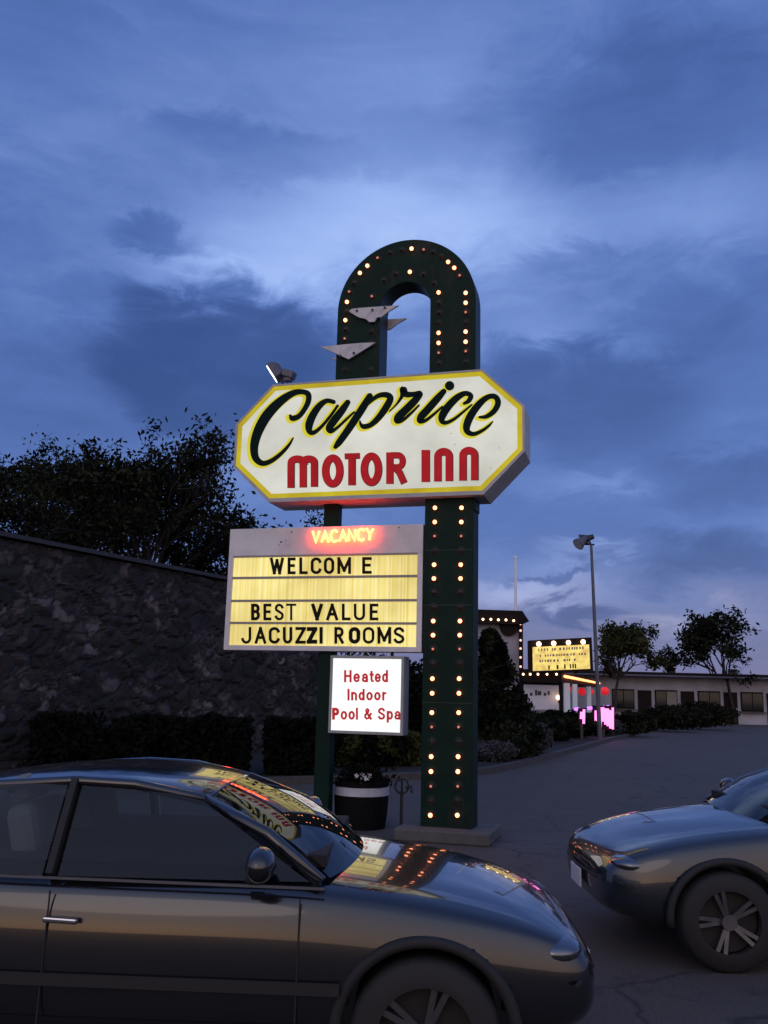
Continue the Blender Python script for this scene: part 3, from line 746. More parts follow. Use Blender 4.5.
# --- pool sign
GV0, GV1 = -.14, .12
p_px = [(330.2, 655.0), (404.2, 656.6), (402.6, 734.2), (328.3, 734.4)]
Q = [sp(x, y, GV0) for x, y in p_px]
gl = mean(Q[0][0], Q[3][0]); gr = mean(Q[1][0], Q[2][0]); gt = mean(Q[0][1], Q[1][1]); gbm = mean(Q[2][1], Q[3][1])
pl, pg = sign_thing('pool_sign', (gl + gr) / 2, gbm)
tag(pl, 'small square glowing white sign with red words Heated Indoor Pool & Spa', 'sign')
t_ = .035; b = MB(); ym = (GV0 + GV1) / 2; dp = GV1 - GV0
b.box(((gl + gr) / 2, ym, gt - t_ / 2), (gr - gl, dp, t_), M['pool_frame']); b.box(((gl + gr) / 2, ym, gbm + t_ / 2), (gr - gl, dp, t_), M['pool_frame'])
b.box((gl + t_ / 2, ym, (gt + gbm) / 2), (t_, dp, gt - gbm - 2 * t_), M['pool_frame']); b.box((gr - t_ / 2, ym, (gt + gbm) / 2), (t_, dp, gt - gbm - 2 * t_), M['pool_frame'])
b.build('frame', pl, pg, bevel=.003)
b = MB()
for v in (GV0 + .01, GV1 - .01): b.quad((gl + t_, v, gbm + t_), (gr - t_, v, gbm + t_), (gr - t_, v, gt - t_), (gl + t_, v, gt - t_), M['pool_face'])
b.build('face_panel', pl, pg)
KP = 5.82
def line(items, y0, y1, w):
    for n_, (ch, x0, x1, *ww) in enumerate(items):
        b = MB(); strokes(b, ch, x0, x1, y0, y1, ww[0] if ww else w, 320, 640, KP, GV0 + .004, M['pool_red']); b.build('letter', pl, pg)
line([('H', 140, 184), ('e', 194, 233), ('a', 243, 281), ('t', 288, 313), ('e', 318, 355), ('d', 361, 396)], 175, 246, 12.5)
line([('I', 160, 172), ('n', 181, 216), ('d', 224, 260), ('o', 269, 307), ('o', 315, 353), ('r', 362, 386)], 284, 352, 12.5)
line([('P', 70, 112, 17), ('o', 120, 158), ('o', 165, 203), ('l', 209, 221), ('&', 255, 302), ('S', 336, 380), ('p', 388, 425), ('a', 433, 470, 12)], 394, 464, 12.5)
# hanger brackets between the boards
b = MB()
for f in (.2, .8):
    u = gl + (gr - gl) * f; b.box((u, 0, (gt + rb) / 2), (.03, .05, rb - gt + .01), M['black_metal'])
b.build('bracket', pl, pg)

# --- star plates on the arch's left leg (front and back)
def star(px, label, v, spots, thick=.03):
    P = [sp(x, y, v) for x, y in px]
    u, z = mean(*[p[0] for p in P]), mean(*[p[1] for p in P])
    t, o = sign_thing('star_plate', u, z, v)
    tag(t, label, 'ornament', 'pointed white plates on the arch')
    b = MB(); b.prism(P, v - thick, v, M['star_white']); b.build('plate', t, o)
    if spots:
        for x, y in spots:
            b = MB(); a, c = sp(x, y, v - thick); b.tube([(a, v - thick, c), (a, v - thick - .018, c)], .016, M['black_metal'], 8)
            b.build('socket', t, o)
up_px = [(349.5, 312.0), (352.5, 309.6), (362, 308.6), (380, 307.4), (399, 306.3), (390, 311.5), (381.5, 318), (377.5, 318), (375, 322.4), (370, 322.8), (366, 319.6), (360, 318.4), (354, 315)]
lo_px = [(321, 347.5), (345, 345.2), (360, 343.8), (376, 343.2), (362, 352), (349, 359.8), (336, 354)]
star(up_px, 'upper white pointed plate across the arch leg, below the bulb curve', PV0 - .02, [(357, 311), (372.5, 310.2), (385, 308)])
star(lo_px, 'lower white pointed plate on the arch leg, tip sticking out left', PV0 - .02, [(340.5, 356), (354, 353.2)])
SHX = PV1 + .05
uo = [sp(x, y, PV0 - .02) for x, y in up_px]
def star_back(px, label):
    P = [sp(x, y, PV0 - .02) for x, y in px]; v = SHX
    u, z = mean(*[p[0] for p in P]), mean(*[p[1] for p in P]); t, o = sign_thing('star_plate', u, z, v)
    tag(t, label, 'ornament', 'pointed white plates on the arch')
    b = MB(); b.prism(P, v - .03, v, M['star_white']); b.build('plate', t, o)
star_back(up_px, 'back plate whose grey point shows through the arch opening')
star_back(lo_px, 'back plate whose tip shows just under the lower plate at left')

# --- floodlight on the name sign's upper left corner
fu, fz = sp(283, 384, -.05); fl, fo = sign_thing('floodlight', fu, fz, -.05)
tag(fl, 'small tilted floodlight with bright narrow lens on top of the octagonal sign', 'floodlight')
R_ = Matrix.Rotation(radians(32), 3, 'Y') @ Matrix.Rotation(radians(12), 3, 'Z')
c0 = Vector((sp(277, 371, -.05)[0], -.05, sp(277, 371, -.05)[1]))
R_ = Matrix.Rotation(radians(-34), 3, 'Y') @ Matrix.Rotation(radians(10), 3, 'Z')
b = MB()
hs = [(-.075, .10, .115), (-.03, .11, .12), (.03, .085, .10), (.075, .05, .06)]
V = []
for x, hy, hz in hs: V += [c0 + R_ @ Vector((x, sy * hy, sz * hz)) for sy, sz in ((-1, -1), (1, -1), (1, 1), (-1, 1))]
F = [(0, 1, 2, 3), (12, 15, 14, 13)]
for i in range(3):
    for k in range(4): F.append((4 * i + k, 4 * i + (k + 1) % 4, 4 * i + 4 + (k + 1) % 4, 4 * i + 4 + k))
b.add(V, F, M['grey_metal']); b.build('housing', fl, fo, bevel=.006)
b = MB(); b.box(c0 + R_ @ Vector((-.083, 0, 0)), (.012, .18, .205), M['lens_on'], R_); b.build('lens', fl, fo)
b = MB(); c1 = Vector((sp(289, 374.5, -.05)[0], -.05, sp(289, 374.5, -.05)[1])); R2 = Matrix.Rotation(radians(20), 3, 'Y')
b.box(c1, (.17, .14, .10), M['grey_metal'], R2); b.box(c1 + Vector((-.01, 0, -.075)), (.11, .10, .06), M['grey_metal']); b.build('ballast_box', fl, fo, bevel=.012)
b = MB(); b.bar((fu, -.05, fz - .03), (fu - .02, -.05, fz + .09), .035, .035, M['black_metal']); b.build('bracket', fl, fo)

# ------------------------------------------------------------------ foliage helpers
def leaf_quad(V, F, c, s, rnd):
    a = rnd.uniform(0, 2 * pi); t = rnd.uniform(-1, 1); r = sqrt(1 - t * t); n = Vector((r * cos(a), r * sin(a), t))
    x = n.orthogonal().normalized(); x.rotate(Matrix.Rotation(rnd.uniform(0, 2 * pi), 3, n)); y = n.cross(x)
    o = len(V); w = s * rnd.uniform(.35, .55); l = s * rnd.uniform(.7, 1.2)
    V += [tuple(c - x * l), tuple(c + y * w), tuple(c + x * l), tuple(c - y * w)]; F.append((o, o + 1, o + 2, o + 3))

def foliage(name, parent, origin, shape, n, size, mats, seed, gap=.0, gscale=1.4):
    """leaves through the volume shape(rnd) -> point; noise thins some clumps"""
    rnd = random.Random(seed); mb = [([], []) for _ in mats]; got = 0; tries = 0
    while got < n and tries < n * 6:
        tries += 1
        p = shape(rnd)
        q = noise.noise(p * gscale + Vector((seed * 3.1, 0, 0)))
        if q < gap * rnd.uniform(.4, 1.6) - .25: continue
        k = min(len(mats) - 1, int((noise.noise(p * 2.3 + Vector((9, seed, 2))) * .8 + .5) * len(mats))) if len(mats) > 1 else 0
        leaf_quad(mb[max(0, k)][0], mb[max(0, k)][1], p, size * rnd.uniform(.7, 1.3), rnd); got += 1
    M2 = MB()
    for (V, F), mt in zip(mb, mats):
        if V: M2.add(V, F, mt)
    return M2.build(name, parent, origin)

def grow_tree(name, base, height, spread, seed, label, leaves, mats, leaf=.17, trunk_r=.22, stems=1, group=None, dens=1.0, crown_lo=.25):
    rnd = random.Random(seed); base = Vector(base); t = empty(name, base)
    tag(t, label, 'tree', group)
    wood = MB(); tips = []
    def limb(p, d, L, r, depth):
        pts = [p.copy()]; rs = [r]; k = 4
        for i in range(k):
            d = (d + Vector((rnd.gauss(0, .13), rnd.gauss(0, .13), rnd.gauss(.05, .08)))).normalized()
            p = p + d * L / k; pts.append(p.copy()); rs.append(r * (1 - .5 * (i + 1) / k))
            if (depth == 4 and i >= 1) or (depth == 3 and i == 3): tips.append(p.copy())
        wood.tube(pts, rs, M['bark'], 6 if depth < 2 else 4, cap=False)
        if depth < 4:
            for j in range(rnd.choice((3, 3, 4)) if depth else 6):
                a = rnd.uniform(0, 2 * pi); tilt = rnd.uniform(.35, .85)
                o = d.orthogonal().normalized(); o.rotate(Matrix.Rotation(a, 3, d))
                nd = (d * cos(tilt) + o * sin(tilt) * spread).normalized()
                s_ = rnd.uniform(.45, 1.0)
                q = pts[0].lerp(pts[-1], s_) if depth else pts[min(4, 1 + int(s_ * 4))]
                limb(q, nd, L * rnd.uniform(.5, .75), r * .45, depth + 1)
    for i in range(stems):
        a = 2 * pi * i / stems + rnd.uniform(0, 1)
        d = Vector((cos(a) * .22, sin(a) * .22, 1)).normalized() if stems > 1 else Vector((0, 0, 1))
        limb(base + (Vector((cos(a), sin(a), 0)) * .12 if stems > 1 else Vector()), d, height * .42, trunk_r * (.75 if stems > 1 else 1), 0)
    wood.build('trunk', t, base, smooth=True)
    V = [([], []) for _ in mats]
    per = max(1, int(leaves / max(1, len(tips))))
    for p in tips:
        if p.z < base.z + height * crown_lo * .6: continue
        cl = rnd.random()
        if cl < .22: continue
        k = rnd.randrange(len(mats))
        for _ in range(int(per * rnd.uniform(.4, 1.6))):
            leaf_quad(V[k][0], V[k][1], p + Vector((rnd.gauss(0, .19), rnd.gauss(0, .19), rnd.gauss(0, .15))) * dens, leaf * rnd.uniform(.6, 1.25), rnd)
    cm = MB()
    for (v, f), mt in zip(V, mats):
        if v: cm.add(v, f, mt)
    cm.build('crown', t, base)
    return t

def ellipsoid(c, r, lo=0.0):
    c = Vector(c)
    def f(rnd):
        while True:
            p = Vector((rnd.uniform(-1, 1), rnd.uniform(-1, 1), rnd.uniform(-1, 1)))
            l = p.length
            if lo < l < 1: break
        k = 1 + .22 * noise.noise(p.normalized() * 2.2 + c)
        return c + Vector((p.x * r[0] * k, p.y * r[1] * k, p.z * r[2] * k))
    return f
def bush(name, c, r, n, size, mats, seed, label, cat='bush', group=None, gap=0.0):
    base = Vector((c[0], c[1], c[2])); t = empty(name, base); tag(t, label, cat, group)
    rnd = random.Random(seed)
    st = MB()
    for k in range(7):
        a = rnd.uniform(0, 2 * pi); q = Vector((cos(a) * r[0] * .6, sin(a) * r[1] * .6, r[2] * rnd.uniform(.9, 1.6)))
        st.tube([base, base + q * .5 + Vector((0, 0, .1)), base + q], [.03, .02, .008], M['bark'], 5, cap=False)
    st.build('stems', t, base)
    foliage('foliage', t, base, ellipsoid(base + Vector((0, 0, r[2])), r), n, size, mats, seed, gap)
    return t

# ------------------------------------------------------------------ stone building at left
wa = at(159, 569.6, 19.6); wb = at(227, 582.8, 21.8)
WT = 4.18
dW = Vector((wb.x - wa.x, wb.y - wa.y, 0)).normalized(); nW = Vector((dW.y, -dW.x, 0))
def wp(s): return Vector((wa.x, wa.y, 0)) + dW * s
sb = empty('stone_building', wp(0)); tag(sb, 'dark rough stone walled flat roofed building under the tree', 'building')
p0, p1 = wp(-9), wp(7.6); bk = -nW * 9
b = MB()
def wallgrid(a, c, nx, nz, out, relief=1.0):
    """rubble facing: every stone stands out or back by its own amount, joints sit deep, the top course is uneven"""
    V = []; F = []; L = (c - a).length; u = (c - a).normalized()
    for i in range(nx + 1):
        for j in range(nz + 1):
            f = i / nx; h = WT * j / nz
            p = a.lerp(c, f); q = 0.0
            if relief:
                w = Vector((f * L, h * 1.45, 3.0)) * 2.3; w += Vector((noise.noise(w * .7), noise.noise(w * .7 + Vector((5, 5, 5))), 0)) * .7
                d, pts = noise.voronoi(w); e = min(1.0, (d[1] - d[0]) * 3.2)
                q = (e ** .6 * .085 + noise.noise(Vector(pts[0]) * 3.7) * .055 * e + noise.noise(w * 3.1) * .018) * relief
                if j == nz: h += noise.noise(w * .9) * .02
            V.append(p + out * q + Vector((0, 0, h)))
    for i in range(nx):
        for j in range(nz):
            k = i * (nz + 1) + j; F.append((k, k + nz + 1, k + nz + 2, k + 1))
    b.add(V, F, M['stone'])
wallgrid(p0, p1, 300, 78, nW); wallgrid(p1, p1 + bk, 60, 40, dW); wallgrid(p1 + bk, p0 + bk, 10, 3, -nW, 0); wallgrid(p0 + bk, p0, 10, 3, -dW, 0)
b.build('wall', sb, wp(0))
b = MB(); ov = .16
cor = [p0 - dW * ov + nW * ov, p1 + dW * ov + nW * ov, p1 + bk + dW * ov - nW * ov, p0 + bk - dW * ov - nW * ov]
zt0, zt1 = WT + .03, WT + .11
V = [c + Vector((0, 0, zt0)) for c in cor] + [c + Vector((0, 0, zt1)) for c in cor]
b.add(V, [(0, 1, 2, 3), (7, 6, 5, 4)] + [(i, (i + 1) % 4, 4 + (i + 1) % 4, 4 + i) for i in range(4)], M['coping']); b.build('roof_edge', sb, wp(0))

def hedge(px0, px1, ytop, Y, depth, label, seed, n, mats):
    a = at(px0, ytop, Y); c = at(px1, ytop, Y + .6); h = mean(a.z, c.z)
    base = Vector(((a.x + c.x) / 2, Y + .3, .1)); t = empty('hedge', base); tag(t, label, 'hedge', 'clipped hedges along the stone wall')
    def shp(rnd):
        f = rnd.random(); p = a.lerp(c, f); z = .12 + (h - .12) * rnd.random() ** .8
        k = 1 if z < h * .92 else .93
        return Vector((p.x + rnd.gauss(0, .02), p.y + (rnd.random() - .5) * depth * k * (1 + .4 * noise.noise(Vector((p.x * 2, z * 2, 1)))), z * (1 + .10 * noise.noise(p * 1.7))))
    foliage('foliage', t, base, shp, n, .085, mats, seed)
    st = MB()
    for i in range(5):
        p = a.lerp(c, (i + .5) / 5); st.tube([(p.x, p.y, .08), (p.x + .05, p.y, h * .8)], [.03, .01], M['bark'], 5)
    st.build('stems', t, base)
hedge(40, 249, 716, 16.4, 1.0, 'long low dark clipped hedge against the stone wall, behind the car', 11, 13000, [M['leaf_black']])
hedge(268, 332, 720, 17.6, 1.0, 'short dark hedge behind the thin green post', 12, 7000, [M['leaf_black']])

# trees behind the stone building
grow_tree('deciduous_tree', (-7.7, 28.5, 0), 10.7, 1.0, 21, 'tall spreading dark tree above the stone wall, left of the octagonal sign', 32000, [M['leaf_dark'], M['leaf_black']], .095, .22, 4, 'trees above the stone building')
grow_tree('deciduous_tree', (-12.4, 29.5, 0), 11.0, 1.0, 27, 'dark leafy tree behind the tall spreading tree, furthest along the stone wall', 32000, [M['leaf_dark'], M['leaf_black']], .095, .22, 3, 'trees above the stone building')
grow_tree('deciduous_tree', (-4.7, 30.5, 0), 8.6, 1.15, 33, 'lower dark tree peeking between the octagonal sign and the reader board', 23000, [M['leaf_dark'], M['leaf_black']], .095, .16, 4, 'trees above the stone building')

# ------------------------------------------------------------------ planting in the middle
def gp(px, Y): 
    p = at(px, 700, Y); return Vector((p.x, Y, .09))
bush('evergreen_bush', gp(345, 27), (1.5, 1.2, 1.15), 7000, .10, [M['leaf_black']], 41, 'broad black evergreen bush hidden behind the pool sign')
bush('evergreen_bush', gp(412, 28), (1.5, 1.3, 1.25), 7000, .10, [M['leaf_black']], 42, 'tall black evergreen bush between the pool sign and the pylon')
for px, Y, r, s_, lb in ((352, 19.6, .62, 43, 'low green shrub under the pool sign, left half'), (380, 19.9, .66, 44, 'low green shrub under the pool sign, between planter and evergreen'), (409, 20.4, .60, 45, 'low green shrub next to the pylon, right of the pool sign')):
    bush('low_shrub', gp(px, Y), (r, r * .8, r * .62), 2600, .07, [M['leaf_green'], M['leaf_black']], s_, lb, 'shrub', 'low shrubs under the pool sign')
# big dark conifer right of the pylon
cb = gp(490, 24); t = empty('conifer', cb); tag(t, 'dark ragged conifer just right of the pylon in front of the white building', 'tree')
def cone_shape(rnd):
    f = rnd.random() ** 1.5; a = rnd.uniform(0, 2 * pi); R = 1.75 * (1 - f) ** .7 * (.72 + .5 * noise.noise(Vector((a * 1.3, f * 7, 2)))) * sqrt(rnd.random())
    R += .14 * rnd.random()
    return cb + Vector((R * cos(a), R * sin(a), f * 3.0 - .2 * R + .25))
foliage('foliage', t, cb, cone_shape, 26000, .085, [M['leaf_black'], M['leaf_dark']], 51)
b = MB(); b.tube([cb, cb + Vector((0, 0, 2.6))], [.09, .015], M['bark'], 7); rnd = random.Random(5)
for k in range(26):
    a = rnd.uniform(0, 2 * pi); z = rnd.uniform(.4, 2.5); L = 1.15 * (1 - z / 3.1) + .15; p = cb + Vector((0, 0, z))
    b.tube([p, p + Vector((cos(a) * L, sin(a) * L, L * .25))], [.02, .006], M['bark'], 4, cap=False)
b.build('trunk', t, cb)
for i, (px, Y, r, rz, mt, n_, lb) in enumerate((
    (531, 25.5, (.62, .5, .42), 0, 'leaf_grey', 2600, 'rounded silvery grey shrub at the kerb, below the far reader sign'),
    (492, 22.2, (.62, .45, .24), 0, 'leaf_grey', 2000, 'flat silvery shrub at the foot of the conifer'),
    (604, 38.5, (1.2, .7, .34), 0, 'leaf_grey', 2000, 'low silvery shrub by the far bend of the kerb'))):
    bush('silver_shrub', gp(px, Y), r, n_, .06, [M[mt]], 60 + i, lb, 'shrub', 'silvery shrubs along the kerb')
for i, (px, Y, r, lb) in enumerate((
    (535, 31.0, (.9, .8, .50), 'dark round bush below the white sign board'),
    (553, 32.5, (.8, .8, .52), 'dark bush in front of the lit canopy column'),
    (572, 35.0, (.9, .8, .50), 'dark bush under the canopy tube light'),
    (592, 37.5, (.8, .8, .46), 'dark bush in front of the magenta neon'),
    (668, 46.0, (1.6, 1.0, .6), 'wide dark bush along the far road, right of the neon'),
    (628, 39.5, (1.2, .8, .5), 'dark round bush right of the magenta neon'),
    (700, 50.0, (2.0, 1.2, .7), 'widest dark bush at the far right of the road'))):
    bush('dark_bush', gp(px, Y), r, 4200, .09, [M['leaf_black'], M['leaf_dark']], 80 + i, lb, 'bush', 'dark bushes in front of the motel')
grow_tree('street_tree', gp(612, 50), 6.2, .95, 91, 'small green tree right of the light pole', 9000, [M['leaf_green'], M['leaf_dark']], .13, .14, 1)
grow_tree('street_tree', gp(735, 62), 8.5, .95, 95, 'taller dark tree past the motel wing', 8000, [M['leaf_dark'], M['leaf_black']], .17, .18, 2)

# ------------------------------------------------------------------ the motel across the lot
MY = 40.0
def mx(px, y=MY): return at(px, 660, y).x
def mz(px, py, y=MY): return at(px, py, y).z
xl_, xr_ = mx(446), mx(522.5)
zroof = mz(500, 611); zfas = mz(500, 624.5)
tower = empty('motel_tower', ((xl_ + xr_) / 2, MY, 0)); to = ((xl_ + xr_) / 2, MY, 0)
tag(tower, 'white walled motel tower with dark overhanging roof edged by bulbs', 'building')
b = MB(); b.box(((xl_ + xr_) / 2, MY + 3.5, zfas / 2), (xr_ - xl_, 7, zfas), M['motel_white']); b.build('wall', tower, to)
b = MB(); e = .22
tip = mx(530)
V = [(xl_ - .3, MY - .35, zfas), (xr_ - .05, MY - .35, zfas), (tip, MY + .1, zfas + .18), (xr_ - .05, MY - .35, zroof), (xl_ - .3, MY - .35, zroof + .03),
     (xl_ - .3, MY + 7.2, zfas), (xr_ - .05, MY + 7.2, zfas), (tip, MY + 6.9, zfas + .18), (xr_ - .05, MY + 7.2, zroof), (xl_ - .3, MY + 7.2, zroof + .03)]
b.add(V, [(0, 1, 2, 3, 4), (9, 8, 7, 6, 5), (0, 5, 6, 1), (1, 6, 7, 2), (2, 7, 8, 3), (3, 8, 9, 4), (4, 9, 5, 0)], M['motel_dark']); b.build('roof', tower, to)
b = MB(); b.box((mx(520.6), MY - .12, zfas / 2), (.16, .2, zfas), M['motel_dark']); b.build('corner_post', tower, to)
b = MB()   # dark rounded slab standing in for shading on the upper wall
hc = (mx(509.5), MY - .01, zfas)
ring = [(hc[0] - .44 * cos(k * pi / 20), hc[2] - .62 * sin(k * pi / 20) * (1 - .4 * k / 20)) for k in range(21)]
b.prism(ring, MY - .16, MY + .01, M['motel_dark']); b.build('wall_shade', tower, to)
def far_bulb(parent, origin, p, mt, r=.07):
    q = MB(); q.sphere(p, r, mt, 8, 6); q.build('bulb', parent, origin, smooth=True)
for x_, y_ in ((447, 618.5), (456, 618.8), (465, 619), (474, 619.1), (483, 619.3), (490.9, 619.3), (498.4, 619.8), (506, 619.9), (513.7, 620.6)):
    p = at(x_, y_, MY - .42); far_bulb(tower, to, p, M['far_bulb'], .052)
for y_ in (624, 630.6, 640.3, 648.5, 657.4, 666.6):
    p = at(520.6, y_, MY - .27); far_bulb(tower, to, p, M['far_bulb_red'], .05)
fp = at(515.8, 612, 44); fpt = at(515.4, 558.5, 44)
t = empty('flagpole', (fp.x, 44, 0)); tag(t, 'thin white flagpole rising above the motel tower roof', 'flagpole')
b = MB(); b.tube([(fp.x, 44, zroof - .8), (fpt.x, 44, fpt.z)], [.07, .055], M['flag_white'], 8); b.sphere((fpt.x, 44, fpt.z + .05), .08, M['flag_white']); b.build('pole', t, (fp.x, 44, 0))
b = MB(); b.tube([(fp.x, 44, zroof - .95), (fp.x, 44, zroof - .5)], .14, M['grey_metal'], 8); b.build('base', t, (fp.x, 44, 0))

# canopy beside the tower
CY = 39.0
cx0, cx1 = mx(522.8, CY), mx(561, CY)
czt, czb = mz(540, 671.5, CY), mz(540, 682, CY)
can = empty('entrance_canopy', ((cx0 + cx1) / 2, CY, 0)); co = ((cx0 + cx1) / 2, CY, 0)
tag(can, 'dark flat entrance canopy with bulbs along front and orange tube down its side', 'canopy')
b2pt = at(598, 681, 60); CYB = 60
V = [(cx0, CY, czb), (cx1, CY, czb), (b2pt.x, CYB, czb), (cx0 + 3, CYB, czb), (cx0, CY, czt), (cx1, CY, czt), (b2pt.x, CYB, czt), (cx0 + 3, CYB, czt)]
b = MB(); b.add(V, [(0, 3, 2, 1), (4, 5, 6, 7), (0, 1, 5, 4), (1, 2, 6, 5), (2, 3, 7, 6), (3, 0, 4, 7)], M['motel_dark']); b.build('roof', can, co)
for x_ in (523.2, 530.2, 538, 547, 556.5):
    far_bulb(can, co, at(x_, 674.2, CY - .06), M['far_bulb'], .048)
b = MB(); A = Vector((cx1, CY, (czt * .62 + czb * .38))); B = Vector((b2pt.x, CYB, (czt * .62 + czb * .38))); sd = Vector((.08, -.03, 0))
b.tube([A + sd + (B - A) * .03, B + sd], .06, M['orange_tube'], 8); b.build('neon_tube', can, co)
for px, Y, w in ((560.5, 39.4, .16), (566, 40.6, .26), (574, 44, .22), (588, 54, .24)):
    b = MB(); x = mx(px, Y); b.box((x, Y, czb / 2), (w, w, czb), M['white_glow'] if px > 562 else M['motel_dark']); b.build('column', can, co)
# back wall of the motel behind everything
wing = empty('motel_wing', (mx(560, 62), 62, 0)); wo = (mx(560, 62), 62, 0)
tag(wing, 'long low motel wing at the back with red lanterns and neon', 'building')
wx0, wx1 = mx(505, 62), mx(830, 62)
b = MB(); b.box(((wx0 + wx1) / 2, 66, 1.5), (wx1 - wx0, 8, 3.0), M['motel_white']); b.build('wall', wing, wo)
b = MB(); b.box(((wx0 + wx1) / 2, 65.6, 3.15), (wx1 - wx0 + .8, 9.2, .3), M['motel_dark']); b.build('roof', wing, wo)
for k in range(7):
    x = mx(622, 62) + k * 2.9
    f = MB(); f.box((x, 61.97, 1.5), (1.5, .12, 1.3), M['motel_dark']); fo_ = f.build('window', wing, wo)
    f = MB(); f.box((x - .36, 61.9, 1.5), (.66, .05, 1.1), M['glass_dark']); f.build('pane', fo_, wo)
    f = MB(); f.box((x + .36, 61.9, 1.5), (.66, .05, 1.1), M['curtain'] if k % 3 == 1 else M['glass_dark']); f.build('pane', fo_, wo)
    f = MB(); f.box((x, 61.86, .80), (1.7, .26, .08), M['concrete']); f.build('sill', fo_, wo)
    f = MB(); f.box((x + 1.45, 61.97, 1.05), (.9, .10, 2.1), M['motel_dark']); d_ = f.build('door', wing, wo)
    f = MB(); f.sphere((x + 1.8, 61.88, 1.0), .05, M['chrome'], 8, 6); f.build('handle', d_, wo)
f = MB(); f.tube([(wx0 - .3, 60.95, 3.05), (wx1 + .3, 60.95, 3.05)], .07, M['grey_metal'], 8); f.build('gutter', wing, wo)
for k in range(4):
    x = mx(620, 62) + k * 4.4; f = MB(); f.box((x, 65, 3.5), (.5, .5, .5), M['grey_metal']); f.build('roof_vent', wing, wo)
for i, (px, py, r) in enumerate(((573.5, 689, 3.4), (582, 691.5, 3.7), (591, 692, 2.6), (605, 691, 3.9))):
    Y = 56; p = at(px, py, Y); t = empty('red_lantern', p)
    tag(t, ['red lantern nearest the lit canopy columns', 'plump red lantern second from the canopy columns', 'smallest red lantern, by the light pole', 'largest red lantern, right of the light pole'][i], 'lantern', 'glowing red lanterns under the motel eaves')
    q = MB(); q.sphere(p, r * Y / F_PX, M['red_lantern'], 14, 10, (1, 1, 1.05)); q.build('shade', t, p, smooth=True)
    q = MB(); q.tube([p + Vector((0, 0, r * Y / F_PX)), (p.x, p.y, 3.2)], .02, M['black_metal'], 6); q.build('cord', t, p)
# neon signs at the far wing
def neon_sign(name, px0, px1, py0, py1, Y, mt, label, n):
    a = at(px0, py0, Y); c = at(px1, py1, Y); base = Vector(((a.x + c.x) / 2, Y, .0)); t = empty(name, base); tag(t, label, 'neon sign')
    q = MB(); q.box(((a.x + c.x) / 2, Y + .15, (a.z + c.z) / 2), (abs(c.x - a.x) + .05, .06, abs(a.z - c.z) + .05), M['motel_dark']); q.build('backing', t, base)
    q = MB(); rnd = random.Random(n)
    for k in range(n):
        x = a.x + (c.x - a.x) * (k + .5) / n; z0 = min(a.z, c.z) + rnd.uniform(0, .35) * abs(a.z - c.z); z1 = max(a.z, c.z) - rnd.uniform(0, .2) * abs(a.z - c.z)
        q.tube([(x, Y, z0), (x + .02, Y, z1)], .045, mt, 8)
    q.build('neon_tube', t, base)
    q = MB(); q.box((base.x, Y + .15, (min(a.z, c.z)) / 2), (.1, .08, min(a.z, c.z)), M['black_metal']); q.build('leg', t, base)
neon_sign('neon_sign', 594, 614, 706, 730, 36, M['magenta_tube'], 'bright magenta neon strips at the edge of the road', 8)
neon_sign('neon_sign', 579.5, 585, 709, 724, 33.4, M['magenta_tube'], 'single pink white neon strip left of the magenta sign', 2)
p0_, p1_ = at(573, 709.5, 37), at(612, 706.5, 37)
t = empty('light_rail', (p0_ + p1_) / 2); tag(t, 'low rail with violet glowing lights above the bushes', 'light rail')
q = MB(); q.tube([p0_, p1_], .03, M['black_metal'], 6); q.build('rail', t, (p0_ + p1_) / 2)
for f in (.06, .12, .40, .46, .70, .8, .9):
    q = MB(); q.sphere(p0_.lerp(p1_, f), .075, M['violet_tube'], 8, 6); q.build('bulb', t, (p0_ + p1_) / 2)
for f in (.0, .5, 1.0):
    p = p0_.lerp(p1_, f); q = MB(); q.tube([p, (p.x, p.y, 0)], .03, M['black_metal'], 6); q.build('leg', t, (p0_ + p1_) / 2)

# white sign board under the canopy
a = at(524, 684.5, 39.8); c = at(559, 710, 39.8)
t = empty('canopy_board', ((a.x + c.x) / 2, 39.8, 0)); o = ((a.x + c.x) / 2, 39.8, 0)
tag(t, 'pale lavender board with dark marks hanging under the canopy', 'board')
b = MB(); b.box(((a.x + c.x) / 2, 39.8, (a.z + c.z) / 2), (c.x - a.x, .08, a.z - c.z), M['far_panel']); b.build('panel', t, o)
b = MB(); rnd = random.Random(8)
x = a.x + .3
while x < c.x - .35:
    w = rnd.uniform(.08, .2); b.box((x, 39.75, a.z - (.36 + rnd.uniform(-.05, .05))), (w, .01, rnd.uniform(.12, .24)), M['black_metal']); x += w + rnd.uniform(.03, .14)
b.build('lettering', t, o)
b = MB()
for x in (a.x + .05, c.x - .05): b.box((x, 39.86, c.z / 2), (.08, .04, c.z + .2), M['motel_dark'])
b.build('leg', t, o)
p = at(558.6, 697.5, 39.5); t = empty('porch_lamp', p); tag(t, 'round warm lamp on the canopy post', 'lamp')
q = MB(); q.sphere(p, .11, M['far_bulb'], 10, 8); q.build('globe', t, p, smooth=True)
q = MB(); q.tube([p + Vector((0, 0, -.1)), p + Vector((0, .0, -.22)), (p.x + .05, 39.4, p.z - .25)], .025, M['black_metal'], 6); q.build('bracket', t, p)

